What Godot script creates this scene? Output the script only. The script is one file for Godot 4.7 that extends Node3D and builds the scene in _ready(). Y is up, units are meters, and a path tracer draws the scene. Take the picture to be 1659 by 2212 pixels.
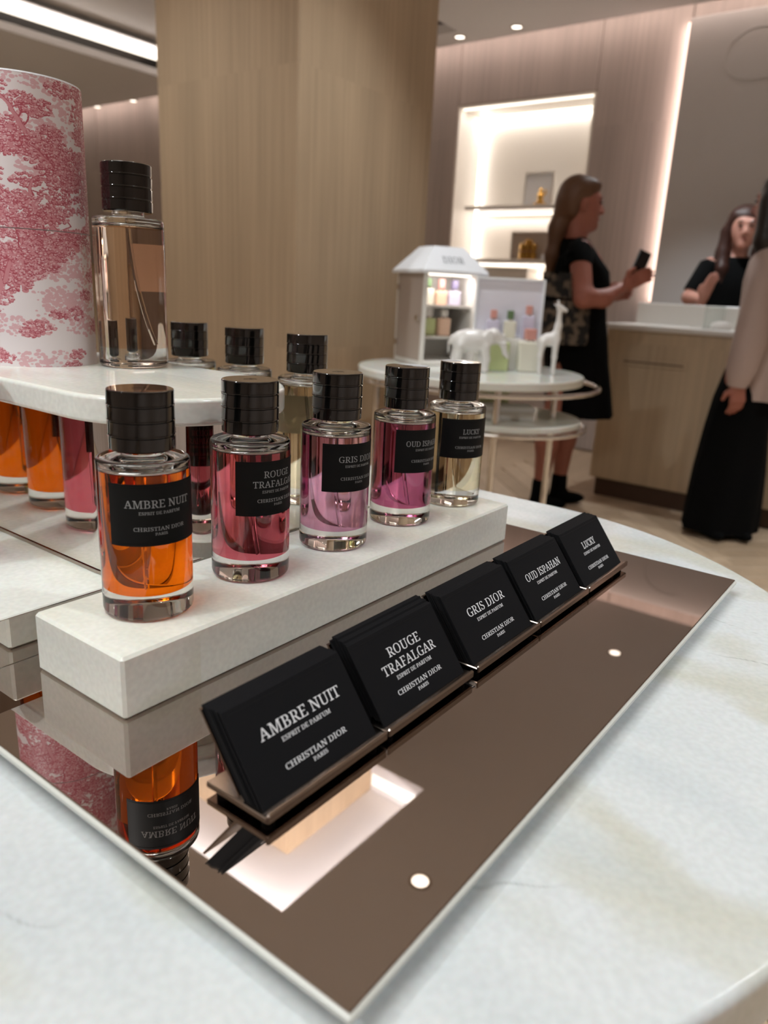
extends Node3D

# ---------------------------------------------------------------- mesh helpers
class Soup:
	var v := PackedVector3Array()
	var t := PackedVector2Array()
	var use_uv := false
	var xf := Transform3D()
	func tri(a: Vector3, b: Vector3, c: Vector3, ua := Vector2.ZERO, ub := Vector2.ZERO, uc := Vector2.ZERO) -> void:
		v.append(xf * a); v.append(xf * c); v.append(xf * b)
		if use_uv:
			t.append(ua); t.append(uc); t.append(ub)
	func quad(a: Vector3, b: Vector3, c: Vector3, d: Vector3) -> void:
		tri(a, b, c); tri(a, c, d)
	func box(c: Vector3, s: Vector3, ch := 0.0) -> void:
		var h := s * 0.5
		var p := PackedVector2Array()
		if ch > 0.0:
			for q in [[1, -1, 0, 1], [1, 1, -1, 0], [-1, 1, 0, -1], [-1, -1, 1, 0]]:
				var k := Vector2(q[0] * h.x, q[1] * h.z)
				if q[2] == 0:
					p.append(k + Vector2(-q[0] * ch, 0)); p.append(k + Vector2(0, -q[1] * ch))
				else:
					p.append(k + Vector2(0, -q[1] * ch)); p.append(k + Vector2(-q[0] * ch, 0))
		else:
			p = PackedVector2Array([Vector2(h.x, -h.z), Vector2(h.x, h.z), Vector2(-h.x, h.z), Vector2(-h.x, -h.z)])
		for i in p.size():
			p[i] += Vector2(c.x, c.z)
		extrude(p, c.y - h.y, c.y + h.y, ch, ch, 1)
	func inset(p: PackedVector2Array, b: float) -> PackedVector2Array:
		var r := PackedVector2Array()
		var n := p.size()
		for i in n:
			var e0 := (p[i] - p[(i + n - 1) % n]).normalized()
			var e1 := (p[(i + 1) % n] - p[i]).normalized()
			var n0 := Vector2(e0.y, -e0.x)
			var n1 := Vector2(e1.y, -e1.x)
			r.append(p[i] - (n0 + n1) / (1.0 + n0.dot(n1)) * b)
		return r
	func extrude(p: PackedVector2Array, y0: float, y1: float, b0 := 0.0, b1 := 0.0, segs := 3) -> void:
		var rings := []
		if b0 > 0.0:
			for k in segs:
				var a := PI / 2 * k / segs
				rings.append([inset(p, b0 * (1.0 - sin(a))), y0 + b0 * (1.0 - cos(a))])
		rings.append([p, y0 + b0])
		rings.append([p, y1 - b1])
		if b1 > 0.0:
			for k in range(1, segs + 1):
				var a := PI / 2 * k / segs
				rings.append([inset(p, b1 * (1.0 - cos(a))), y1 - b1 * (1.0 - sin(a))])
		var n := p.size()
		for r in rings.size() - 1:
			var A: PackedVector2Array = rings[r][0]
			var B: PackedVector2Array = rings[r + 1][0]
			var ya: float = rings[r][1]
			var yb: float = rings[r + 1][1]
			for i in n:
				var j := (i + 1) % n
				var a := Vector3(A[i].x, ya, A[i].y)
				var bb := Vector3(B[i].x, yb, B[i].y)
				var cc := Vector3(A[j].x, ya, A[j].y)
				var d := Vector3(B[j].x, yb, B[j].y)
				tri(a, bb, cc); tri(cc, bb, d)
		for e in [[rings[0], false], [rings[-1], true]]:
			var q: PackedVector2Array = e[0][0]
			var y: float = e[0][1]
			var m := Vector2.ZERO
			for w in q:
				m += w / q.size()
			for i in n:
				var j := (i + 1) % n
				if e[1]:
					tri(Vector3(m.x, y, m.y), Vector3(q[j].x, y, q[j].y), Vector3(q[i].x, y, q[i].y))
				else:
					tri(Vector3(m.x, y, m.y), Vector3(q[i].x, y, q[i].y), Vector3(q[j].x, y, q[j].y))
	func lathe(pr: Array, seg := 48, a0 := 0.0, a1 := TAU) -> void:
		var y0: float = pr[0].y
		var y1: float = pr[-1].y
		for k in pr.size() - 1:
			var p: Vector2 = pr[k]
			var q: Vector2 = pr[k + 1]
			for i in seg:
				var f0 := float(i) / seg
				var f1 := float(i + 1) / seg
				var s0 := lerpf(a0, a1, f0)
				var s1 := lerpf(a0, a1, f1)
				var a := Vector3(p.x * cos(s0), p.y, p.x * sin(s0))
				var b := Vector3(q.x * cos(s0), q.y, q.x * sin(s0))
				var c := Vector3(p.x * cos(s1), p.y, p.x * sin(s1))
				var d := Vector3(q.x * cos(s1), q.y, q.x * sin(s1))
				var va := 1.0 - (p.y - y0) / maxf(y1 - y0, 1e-6)
				var vb := 1.0 - (q.y - y0) / maxf(y1 - y0, 1e-6)
				if p.x > 1e-7:
					tri(a, b, c, Vector2(f0, va), Vector2(f0, vb), Vector2(f1, va))
				if q.x > 1e-7:
					tri(c, b, d, Vector2(f1, va), Vector2(f0, vb), Vector2(f1, vb))
	func tube(pts: Array, rad: Array, seg := 12, flat_y := 1.0) -> void:
		var rings := []
		var up := Vector3(0.013, 0.99, 0.027)
		for i in pts.size():
			var d: Vector3 = (pts[mini(i + 1, pts.size() - 1)] - pts[maxi(i - 1, 0)]).normalized()
			if absf(d.dot(up.normalized())) > 0.95:
				up = Vector3(0.99, 0.02, 0.03)
			var s := d.cross(up).normalized()
			var w := s.cross(d).normalized()
			up = w
			var r := []
			for k in seg:
				var a := TAU * k / seg
				r.append(pts[i] + (s * cos(a) + w * sin(a) * flat_y) * rad[i])
			rings.append(r)
		for i in pts.size() - 1:
			for k in seg:
				var j := (k + 1) % seg
				tri(rings[i][k], rings[i][j], rings[i + 1][k]); tri(rings[i][j], rings[i + 1][j], rings[i + 1][k])
		for k in seg:
			var j := (k + 1) % seg
			tri(pts[0], rings[0][j], rings[0][k])
			tri(pts[-1], rings[-1][k], rings[-1][j])
	func loft(list: Array, seg := 40, wob := 0.0, nw := 9) -> void:
		# list of [y, cx, cz, rx, rz]
		var rings := []
		for L in list:
			var r := []
			for k in seg:
				var a := TAU * k / seg
				var m: float = 1.0 + wob * sin(a * nw + L[0] * 2.0) * clampf((list[-1][0] - L[0]) / maxf(absf(list[-1][0] - list[0][0]), 0.01), 0.0, 1.0)
				r.append(Vector3(L[1] + L[3] * cos(a) * m, L[0], L[2] + L[4] * sin(a) * m))
			rings.append(r)
		for i in list.size() - 1:
			for k in seg:
				var j := (k + 1) % seg
				tri(rings[i][k], rings[i + 1][k], rings[i][j]); tri(rings[i][j], rings[i + 1][k], rings[i + 1][j])
		for e in [0, list.size() - 1]:
			var m := Vector3(list[e][1], list[e][0], list[e][2])
			for k in seg:
				var j := (k + 1) % seg
				if e == 0:
					tri(m, rings[e][k], rings[e][j])
				else:
					tri(m, rings[e][j], rings[e][k])
	func ball(c: Vector3, r: Vector3, seg := 20, rings := 12) -> void:
		var old := xf
		xf = old * Transform3D(Basis.from_scale(r), c)
		var pr := []
		for i in rings + 1:
			var a := -PI / 2 + PI * i / rings
			pr.append(Vector2(maxf(cos(a), 0.0), sin(a)))
		lathe(pr, seg)
		xf = old
	func mesh(crease := 40.0) -> ArrayMesh:
		var nt := v.size() / 3
		var fn := PackedVector3Array()
		fn.resize(nt)
		var at := {}
		for i in nt:
			var n := (v[i * 3 + 2] - v[i * 3]).cross(v[i * 3 + 1] - v[i * 3])
			fn[i] = n
			for k in 3:
				var key := Vector3i((v[i * 3 + k] * 50000.0).round())
				if at.has(key):
					at[key].append(i)
				else:
					at[key] = [i]
		var cc := cos(deg_to_rad(crease))
		var ns := PackedVector3Array()
		ns.resize(v.size())
		for i in nt:
			var u := fn[i].normalized()
			for k in 3:
				var s := Vector3.ZERO
				for j in at[Vector3i((v[i * 3 + k] * 50000.0).round())]:
					if fn[j].normalized().dot(u) >= cc:
						s += fn[j]
				ns[i * 3 + k] = s.normalized() if s.length() > 0.0 else Vector3.UP
		var arr := []
		arr.resize(Mesh.ARRAY_MAX)
		arr[Mesh.ARRAY_VERTEX] = v
		arr[Mesh.ARRAY_NORMAL] = ns
		if use_uv:
			arr[Mesh.ARRAY_TEX_UV] = t
		var m := ArrayMesh.new()
		m.add_surface_from_arrays(Mesh.PRIMITIVE_TRIANGLES, arr)
		return m

class Field:
	var lo: Vector3
	var c: float
	var nx: int
	var ny: int
	var nz: int
	var d := PackedFloat32Array()
	func _init(a: Vector3, b: Vector3, cell: float) -> void:
		lo = a; c = cell
		nx = int((b.x - a.x) / cell) + 2; ny = int((b.y - a.y) / cell) + 2; nz = int((b.z - a.z) / cell) + 2
		d.resize(nx * ny * nz)
		d.fill(0.5)
	func put(p0: Vector3, p1: Vector3, ra: float, rb: float, k: float, sc := Vector3.ONE, mode := 0) -> void:
		# tapered capsule; sc squashes space about p0 (for ellipsoids p0 == p1 and ra = 1)
		var R := maxf(ra, rb)
		var ext := (Vector3(R, R, R) * (sc if mode == 1 else Vector3.ONE)) + Vector3.ONE * (k + 2.5 * c)
		var a := ((p0.min(p1) - ext - lo) / c).floor()
		var b := ((p0.max(p1) + ext - lo) / c).ceil()
		var ba := p1 - p0
		var bb := maxf(ba.length_squared(), 1e-9)
		var smin := minf(sc.x, minf(sc.y, sc.z))
		for iz in range(maxi(int(a.z), 0), mini(int(b.z) + 1, nz)):
			for iy in range(maxi(int(a.y), 0), mini(int(b.y) + 1, ny)):
				var row := (iz * ny + iy) * nx
				for ix in range(maxi(int(a.x), 0), mini(int(b.x) + 1, nx)):
					var p := lo + Vector3(ix, iy, iz) * c
					var e: float
					if mode == 1:
						var q := (p - p0) / sc
						var l := q.length()
						var g := ((p - p0) / (sc * sc)).length()
						e = l * (l - 1.0) / maxf(g, 1e-6)
					else:
						var w := p - p0
						var h := clampf(w.dot(ba) / bb, 0.0, 1.0)
						e = (w - ba * h).length() - lerpf(ra, rb, h)
					var o := d[row + ix]
					var m := maxf(k - absf(o - e), 0.0) / k
					d[row + ix] = minf(o, e) - m * m * k * 0.25
	func cap(p0: Vector3, p1: Vector3, ra: float, rb: float, k := 0.02) -> void:
		put(p0, p1, ra, rb, k)
	func ell(p0: Vector3, r: Vector3, k := 0.02) -> void:
		put(p0, p0, 1.0, 1.0, k, r, 1)
	func chain(pts: Array, rad: Array, k := 0.02) -> void:
		for i in pts.size() - 1:
			cap(pts[i], pts[i + 1], rad[i], rad[i + 1], k)
	func into(s: Soup) -> void:
		var idx := PackedInt32Array()
		idx.resize(nx * ny * nz)
		idx.fill(-1)
		var pos := PackedVector3Array()
		var off := [0, 1, nx, nx + 1, nx * ny, nx * ny + 1, nx * ny + nx, nx * ny + nx + 1]
		var ed := [[0, 1], [2, 3], [4, 5], [6, 7], [0, 2], [1, 3], [4, 6], [5, 7], [0, 4], [1, 5], [2, 6], [3, 7]]
		var cor := []
		for i in 8:
			cor.append(Vector3(i & 1, (i >> 1) & 1, (i >> 2) & 1))
		for iz in nz - 1:
			for iy in ny - 1:
				var row := (iz * ny + iy) * nx
				for ix in nx - 1:
					var b := row + ix
					if absf(d[b]) > 2.0 * c:
						continue
					var inside := 0
					for o in off:
						if d[b + o] < 0.0:
							inside += 1
					if inside == 0 or inside == 8:
						continue
					var acc := Vector3.ZERO
					var n := 0
					for e in ed:
						var f0 := d[b + off[e[0]]]
						var f1 := d[b + off[e[1]]]
						if (f0 < 0.0) != (f1 < 0.0):
							acc += (cor[e[0]] as Vector3).lerp(cor[e[1]], f0 / (f0 - f1))
							n += 1
					idx[b] = pos.size()
					pos.append(lo + (Vector3(ix, iy, iz) + acc / n) * c)
		for iz in range(1, nz - 1):
			for iy in range(1, ny - 1):
				var row := (iz * ny + iy) * nx
				for ix in range(1, nx - 1):
					var b := row + ix
					var f := d[b] < 0.0
					if absf(d[b]) > 2.0 * c:
						continue
					for ax in 3:
						var st: int = [1, nx, nx * ny][ax]
						if f == (d[b + st] < 0.0):
							continue
						var s1: int = [nx, nx * ny, 1][ax]
						var s2: int = [nx * ny, 1, nx][ax]
						var q := [idx[b - s1 - s2], idx[b - s2], idx[b], idx[b - s1]]
						if q.has(-1):
							continue
						if f:
							s.quad(pos[q[0]], pos[q[1]], pos[q[2]], pos[q[3]])
						else:
							s.quad(pos[q[3]], pos[q[2]], pos[q[1]], pos[q[0]])

var taken := {}
var rng := RandomNumberGenerator.new()
var M := {}

func numbered(n: String) -> String:
	if not taken.has(n):
		taken[n] = 0
		return n
	taken[n] += 1
	return "%s_%03d" % [n, taken[n]]

func place(called: String, mesh: Mesh, mat: Material, parent: Node = null) -> MeshInstance3D:
	var o := MeshInstance3D.new()
	o.mesh = mesh
	o.material_override = mat
	o.cast_shadow = GeometryInstance3D.SHADOW_CASTING_SETTING_ON
	if parent == null:
		o.name = numbered(called)
		add_child(o)
	else:
		o.name = called
		parent.add_child(o, true)
	return o

func build(called: String, s: Soup, mat: Material, parent: Node = null, crease := 40.0) -> MeshInstance3D:
	return place(called, s.mesh(crease), mat, parent)

func tag(o: Node, label: String, category: String, group := "", kind := "") -> Node:
	o.set_meta("label", label)
	o.set_meta("category", category)
	if group:
		o.set_meta("group", group)
	if kind:
		o.set_meta("kind", kind)
	return o

func thing(called: String, label: String, category: String, at := Vector3.ZERO, turn := 0.0, group := "") -> Node3D:
	var o := Node3D.new()
	o.name = numbered(called)
	add_child(o)
	o.position = at
	o.rotation.y = turn
	tag(o, label, category, group)
	return o

func structure(called: String, at := Vector3.ZERO) -> Node3D:
	var o := Node3D.new()
	o.name = called
	add_child(o)
	o.position = at
	o.set_meta("kind", "structure")
	return o

func part_box(called: String, c: Vector3, s: Vector3, mat: Material, parent: Node, ch := 0.0) -> MeshInstance3D:
	var q := Soup.new()
	q.box(c, s, ch)
	return build(called, q, mat, parent)

func circle(r: float, n := 48, at := Vector2.ZERO) -> PackedVector2Array:
	var p := PackedVector2Array()
	for i in n:
		p.append(at + Vector2.from_angle(TAU * i / n) * r)
	return p

func stadium(x0: float, x1: float, zc: float, r: float, n := 40, rx := 0.0) -> PackedVector2Array:
	# long along x; x1 is the centre of the right-hand arc, x0 of the left-hand one
	var p := PackedVector2Array()
	for i in n + 1:
		p.append(Vector2(x1, zc) + Vector2.from_angle(-PI / 2 + PI * i / n) * Vector2(rx if rx > 0.0 else r, r))
	for i in n + 1:
		p.append(Vector2(x0, zc) + Vector2.from_angle(PI / 2 + PI * i / n) * r)
	return p

func lettering(text: String, w: float, h: float, bold: bool, put: Callable, out: Soup) -> void:
	var tm := TextMesh.new()
	var f := SystemFont.new()
	f.font_names = PackedStringArray(["Droid Serif"])
	if bold:
		f.font_weight = 700
	tm.font = f
	tm.text = text
	tm.font_size = 48
	tm.pixel_size = 0.01
	tm.depth = 0.01
	tm.curve_step = 3.0
	var a := tm.get_mesh_arrays()
	var vs: PackedVector3Array = a[Mesh.ARRAY_VERTEX]
	var ix: PackedInt32Array = a[Mesh.ARRAY_INDEX]
	if vs.is_empty():
		print("no letters for ", text)
		return
	var lo := vs[0]
	var hi := vs[0]
	for p in vs:
		lo = lo.min(p)
		hi = hi.max(p)
	var q := PackedVector3Array()
	for p in vs:
		q.append(put.call((p.x - (lo.x + hi.x) * 0.5) / (hi.x - lo.x) * w, (p.y - lo.y) / (hi.y - lo.y) * h, (p.z - lo.z) / (hi.z - lo.z)))
	for i in range(0, ix.size(), 3):
		out.tri(q[ix[i]], q[ix[i + 2]], q[ix[i + 1]])

# ---------------------------------------------------------------- materials
func mat(called: String, col: Color, rough := 0.6, metal := 0.0, spec := 0.5) -> StandardMaterial3D:
	var m := StandardMaterial3D.new()
	m.resource_name = called
	m.albedo_color = col
	m.roughness = rough
	m.metallic = metal
	m.metallic_specular = spec
	M[called] = m
	return m

func rgb8(r: int, g: int, b: int) -> Color:
	return Color(r / 255.0, g / 255.0, b / 255.0)

func glassy(called: String, col: Color, scale := 0.05) -> StandardMaterial3D:
	var m := mat(called, Color(col.r, col.g, col.b, 0.0), 0.0)
	m.transparency = BaseMaterial3D.TRANSPARENCY_ALPHA
	m.refraction_enabled = true
	m.refraction_scale = scale
	return m

func pane(called: String, col: Color, alpha: float) -> StandardMaterial3D:
	var m := mat(called, Color(col.r, col.g, col.b, alpha), 0.04)
	m.transparency = BaseMaterial3D.TRANSPARENCY_ALPHA
	return m

func lamp(called: String, col: Color, e: float) -> StandardMaterial3D:
	var m := mat(called, Color(0.9, 0.9, 0.9), 0.5)
	m.emission_enabled = true
	m.emission = col
	m.emission_energy_multiplier = e
	return m

func noise(sd: int, freq: float, oct := 4) -> FastNoiseLite:
	var n := FastNoiseLite.new()
	n.seed = sd
	n.frequency = freq
	n.noise_type = FastNoiseLite.TYPE_SIMPLEX_SMOOTH
	n.fractal_octaves = oct
	return n

func picture(w: int, h: int, paint: Callable) -> ImageTexture:
	var data := PackedByteArray()
	data.resize(w * h * 3)
	var k := 0
	for y in h:
		for x in w:
			var c: Color = paint.call(x, y)
			data[k] = clampi(int(c.r * 255.0), 0, 255)
			data[k + 1] = clampi(int(c.g * 255.0), 0, 255)
			data[k + 2] = clampi(int(c.b * 255.0), 0, 255)
			k += 3
	return ImageTexture.create_from_image(Image.create_from_data(w, h, false, Image.FORMAT_RGB8, data))

func triplanar(m: StandardMaterial3D, tex: Texture2D, metres: float, world := true, off := Vector3.ZERO) -> void:
	m.albedo_texture = tex
	m.uv1_triplanar = true
	m.uv1_world_triplanar = world
	m.uv1_triplanar_sharpness = 4.0
	m.uv1_scale = Vector3.ONE / metres
	m.uv1_offset = off

func relief(m: StandardMaterial3D, freq: float, cm: float, sd := 3) -> void:
	var t := NoiseTexture2D.new()
	t.width = 512
	t.height = 512
	t.seamless = true
	t.noise = noise(sd, freq, 3)
	m.heightmap_enabled = true
	m.heightmap_texture = t
	m.heightmap_scale = cm

func onyx_picture(n: int, sd: int, band: float, warm: float, cracks: bool) -> ImageTexture:
	var a := noise(sd, 0.004, 4)
	var b := noise(sd + 1, 0.012, 3)
	var g := noise(sd + 2, 0.22, 2)
	var v := noise(sd + 3, 0.006, 3)
	var white := Color(0.895, 0.905, 0.905)
	var beige := Color(0.80, 0.78, 0.695)
	var cool := Color(0.845, 0.865, 0.872)
	return picture(n, n, func(x: int, y: int) -> Color:
		var w := a.get_noise_2d(x, y) * 60.0
		var s := 0.5 + 0.5 * sin((y + w + x * 0.16) * TAU / (n * band) + b.get_noise_2d(x * 0.5, y) * 2.2)
		var q := b.get_noise_2d(x * 0.55, y * 1.5)
		var c := white.lerp(beige, clampf((s - 0.55) * 1.5 + q * 0.5, 0.0, 1.0) * warm)
		c = c.lerp(cool, clampf(q * 1.2 + 0.15, 0.0, 1.0) * 0.8)
		var f := 1.0 + g.get_noise_2d(x, y) * 0.035
		if cracks:
			var k := absf(v.get_noise_2d(x * 0.5, y * 1.6 + 400.0))
			var on := clampf(a.get_noise_2d(x * 0.9 + 900.0, y * 0.9) * 3.0 - 0.45, 0.0, 1.0)
			f *= 1.0 - on * 0.34 * clampf(1.0 - k / 0.012, 0.0, 1.0)
		return Color(c.r * f, c.g * f, c.b * f))

func make_materials() -> void:
	var m := mat("table_onyx", Color(0.885, 0.89, 0.893), 0.22)
	triplanar(m, onyx_picture(768, 11, 0.24, 0.85, true), 0.9, true, Vector3(0.75, 0.0, 0.8))
	m.subsurf_scatter_enabled = true
	m.subsurf_scatter_strength = 0.1
	relief(m, 0.09, 0.012, 7)
	m = mat("block_onyx", Color(1.0, 0.988, 0.955), 0.28)
	triplanar(m, onyx_picture(512, 31, 0.5, 0.4, false), 0.5, true, Vector3(0.3, 0.1, 0.2))
	m.subsurf_scatter_enabled = true
	m.subsurf_scatter_strength = 0.12
	relief(m, 0.12, 0.02, 9)
	m = mat("shelf_onyx", Color(1.0, 0.994, 0.968), 0.16)
	triplanar(m, onyx_picture(512, 57, 0.7, 0.4, false), 0.6, true, Vector3(0.1, 0.3, 0.4))
	m.subsurf_scatter_enabled = true
	m.subsurf_scatter_strength = 0.12
	mat("bronze_mirror", rgb8(196, 186, 180), 0.015, 1.0)
	mat("mirror_edge", rgb8(205, 205, 198), 0.25)
	mat("clear_mirror", rgb8(225, 220, 214), 0.01, 1.0)
	mat("chrome", rgb8(222, 217, 212), 0.04, 1.0)
	mat("bronze_metal", rgb8(172, 160, 151), 0.14, 1.0)
	glassy("glass", Color(0.985, 0.985, 0.98))
	glassy("liquid_amber", Color(0.96, 0.45, 0.06), 0.0)
	glassy("liquid_red", Color(0.86, 0.42, 0.48), 0.0)
	glassy("liquid_mauve", Color(0.87, 0.63, 0.76), 0.0)
	glassy("liquid_magenta", Color(0.76, 0.40, 0.56), 0.0)
	glassy("liquid_champagne", Color(0.99, 0.95, 0.84), 0.0)
	glassy("liquid_blush", Color(0.99, 0.90, 0.83), 0.0)
	glassy("liquid_straw", Color(0.98, 0.95, 0.78), 0.0)
	glassy("liquid_yellow", Color(0.98, 0.84, 0.25), 0.0)
	glassy("tube_plastic", Color(0.97, 0.97, 0.97), 0.012)
	m = mat("black_lacquer", Color(0.022, 0.021, 0.021), 0.10)
	m.clearcoat_enabled = true
	m.clearcoat = 1.0
	m.clearcoat_roughness = 0.04
	mat("label_black", Color(0.030, 0.030, 0.032), 0.55, 0.0, 0.35)
	m = mat("label_blush", rgb8(226, 190, 168), 0.6)
	m.backlight_enabled = true
	m.backlight = rgb8(236, 206, 186)
	mat("label_pale", rgb8(214, 206, 204), 0.6)
	mat("silver_ink", rgb8(150, 150, 150), 0.5)
	mat("white_ink", rgb8(225, 225, 228), 0.5)
	m = mat("card_black", Color(0.044, 0.044, 0.056), 0.75, 0.0, 0.3)
	relief(m, 0.3, 0.004, 13)
	# woods, cloths and paint
	var g1 := noise(71, 0.03, 3)
	var g2 := noise(72, 0.011, 3)
	var grain := picture(512, 512, func(x: int, y: int) -> Color:
		var k := 0.93 + 0.055 * g1.get_noise_2d(x * 3.2, y * 0.05) + 0.05 * g2.get_noise_2d(x, y * 0.12)
		return Color(k, k * 0.995, k * 0.985))
	m = mat("column_wood", rgb8(184, 160, 132), 0.55)
	triplanar(m, grain, 0.9)
	m = mat("wall_cloth", rgb8(194, 182, 177), 0.75)
	triplanar(m, grain, 1.4)
	m = mat("counter_hide", rgb8(202, 180, 152), 0.5)
	triplanar(m, grain, 2.2)
	m = mat("plaster", rgb8(206, 202, 200), 0.8)
	mat("paint", rgb8(226, 224, 224), 0.85)
	mat("dark_kick", rgb8(70, 48, 34), 0.5)
	mat("white_lacquer", rgb8(226, 222, 216), 0.3)
	mat("niche_white", rgb8(236, 230, 222), 0.45)
	var floor_cols := [rgb8(194, 170, 144), rgb8(188, 164, 138), rgb8(200, 176, 150), rgb8(182, 158, 132)]
	for i in 4:
		m = mat("floor_wood_%d" % i, floor_cols[i], 0.42)
		triplanar(m, grain, 0.8, false)
	lamp("downlight_lens", Color(1.0, 0.96, 0.9), 4.0)
	lamp("led_pink", Color(1.0, 0.84, 0.76), 2.4)
	lamp("led_white", Color(1.0, 0.95, 0.88), 2.2)
	lamp("led_peach", Color(1.0, 0.84, 0.72), 1.3)
	mat("lamp_trim", rgb8(190, 180, 170), 0.4)
	mat("gold", rgb8(216, 172, 92), 0.25, 1.0)
	mat("acrylic_white", rgb8(222, 220, 230), 0.2)
	mat("paper_white", rgb8(232, 234, 238), 0.6)
	mat("taupe_panel", rgb8(166, 150, 138), 0.5)
	mat("grey_ink", rgb8(120, 122, 126), 0.5)
	mat("cap_pink", rgb8(210, 150, 140), 0.4)
	mat("cap_green", rgb8(96, 120, 84), 0.4)
	mat("cap_lilac", rgb8(120, 112, 140), 0.4)
	mat("body_green", rgb8(196, 206, 150), 0.2)
	mat("body_peach", rgb8(232, 196, 170), 0.2)
	mat("body_pale", rgb8(224, 220, 204), 0.2)
	mat("body_lilac", rgb8(206, 200, 220), 0.2)
	mat("figurine_white", rgb8(222, 218, 214), 0.22)
	# people
	m = mat("skin_warm", rgb8(158, 98, 82), 0.55)
	m.subsurf_scatter_enabled = true
	m.subsurf_scatter_strength = 0.1
	m = mat("skin_fair", rgb8(206, 152, 136), 0.55)
	m.subsurf_scatter_enabled = true
	m.subsurf_scatter_strength = 0.1
	mat("cloth_black", Color(0.035, 0.034, 0.036), 0.9, 0.0, 0.2)
	mat("cloth_charcoal", Color(0.075, 0.08, 0.085), 0.9, 0.0, 0.2)
	m = mat("cloth_cream", rgb8(176, 156, 148), 0.6)
	relief(m, 0.02, 0.6, 19)
	mat("hair_brown", rgb8(96, 64, 42), 0.5)
	mat("hair_auburn", rgb8(58, 28, 20), 0.5)
	mat("hair_dark", rgb8(22, 15, 13), 0.45)
	mat("lips", rgb8(150, 70, 66), 0.5)
	mat("eye_dark", rgb8(40, 26, 22), 0.3)
	mat("teeth", rgb8(226, 214, 206), 0.4)
	mat("phone_black", Color(0.015, 0.015, 0.017), 0.2)
	var bt := noise(91, 0.03, 4)
	m = mat("bag_print", Color(1, 1, 1), 0.8)
	triplanar(m, picture(256, 256, func(x: int, y: int) -> Color:
		var k := clampf(bt.get_noise_2d(x, y) * 4.0 + 0.35, 0.0, 1.0)
		return Color(0.07, 0.065, 0.06).lerp(Color(0.40, 0.35, 0.30), k)), 0.5, false)
	m = mat("toile", Color(1, 1, 1), 0.5)
	m.albedo_texture = toile()

func toile() -> ImageTexture:
	var n := 1024
	var im := Image.create(n, n, false, Image.FORMAT_RGB8)
	var paper := rgb8(236, 226, 228)
	im.fill(paper)
	var r := RandomNumberGenerator.new()
	r.seed = 404
	var ink := rgb8(178, 80, 94)
	var mid := rgb8(208, 138, 146)
	var pale := rgb8(224, 180, 186)
	var dot := func(x: float, y: float, rad: float, c: Color) -> void:
		for yy in range(int(y - rad), int(y + rad) + 1):
			if yy < 0 or yy >= n:
				continue
			var h := sqrt(maxf(rad * rad - (yy - y) * (yy - y), 0.0))
			for xx in range(int(x - h), int(x + h) + 1):
				im.set_pixel(posmod(xx, n), yy, c)
	# soft ground washes
	for i in 60:
		var cx := r.randf() * n
		var cy := r.randf() * n
		for k in 90:
			var a := r.randf() * TAU
			var q := pow(r.randf(), 0.6)
			dot.call(cx + cos(a) * q * 90.0, cy + sin(a) * q * 40.0, r.randf_range(2.0, 7.0), pale)
	# trunks and boughs, each ending in leaf clumps
	for b in 30:
		var x := r.randf() * n
		var y := r.randf_range(0.12, 1.0) * n
		var a := -PI / 2 + r.randf_range(-0.6, 0.6)
		var wd := r.randf_range(5.0, 10.0)
		for s in 150:
			dot.call(x, y, wd, mid)
			dot.call(x + wd * 0.7, y, wd * 0.34, ink)
			dot.call(x - wd * 0.9, y, 1.0, ink)
			x += cos(a) * 2.0
			y += sin(a) * 2.0
			a += r.randf_range(-0.13, 0.13)
			wd = maxf(wd * 0.992, 1.6)
			if s % 15 == 14:
				var ta := a + r.randf_range(-1.5, 1.5)
				var tx := x
				var ty := y
				for q in 38:
					dot.call(tx, ty, 1.7, ink)
					tx += cos(ta) * 1.8
					ty += sin(ta) * 1.8
					ta += r.randf_range(-0.22, 0.22)
				clump(dot, r, tx, ty, r.randf_range(22.0, 52.0), ink, mid, pale)
	for i in 95:
		clump(dot, r, r.randf() * n, r.randf() * n, r.randf_range(18.0, 44.0), ink, mid, pale)
	return ImageTexture.create_from_image(im)

func clump(dot: Callable, r: RandomNumberGenerator, cx: float, cy: float, rad: float, ink: Color, mid: Color, pale: Color) -> void:
	for k in int(rad * 2.6):
		var a := r.randf() * TAU
		var q := sqrt(r.randf())
		var x := cx + cos(a) * q * rad * 1.25
		var y := cy + sin(a) * q * rad * 0.8
		var s := r.randf_range(2.6, 5.2)
		dot.call(x, y + 1.2, s, ink if r.randf() < 0.6 else mid)
		dot.call(x - 0.6, y - 0.4, s * 0.62, pale if r.randf() < 0.55 else mid)

# ---------------------------------------------------------------- lights
func area(parent: Node3D, at: Vector3, towards: Vector3, size: Vector2, e: float, col: Color) -> void:
	var l := AreaLight3D.new()
	l.name = "light"
	parent.add_child(l, true)
	var up := Vector3.UP if absf(towards.normalized().y) < 0.9 else Vector3(0, 0, 1)
	l.transform = Transform3D(Basis.looking_at(towards, up), at)
	l.area_size = size
	l.light_energy = e
	l.light_color = col
	l.area_range = 14.0
	l.area_attenuation = 2.0
	l.shadow_enabled = true

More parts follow.
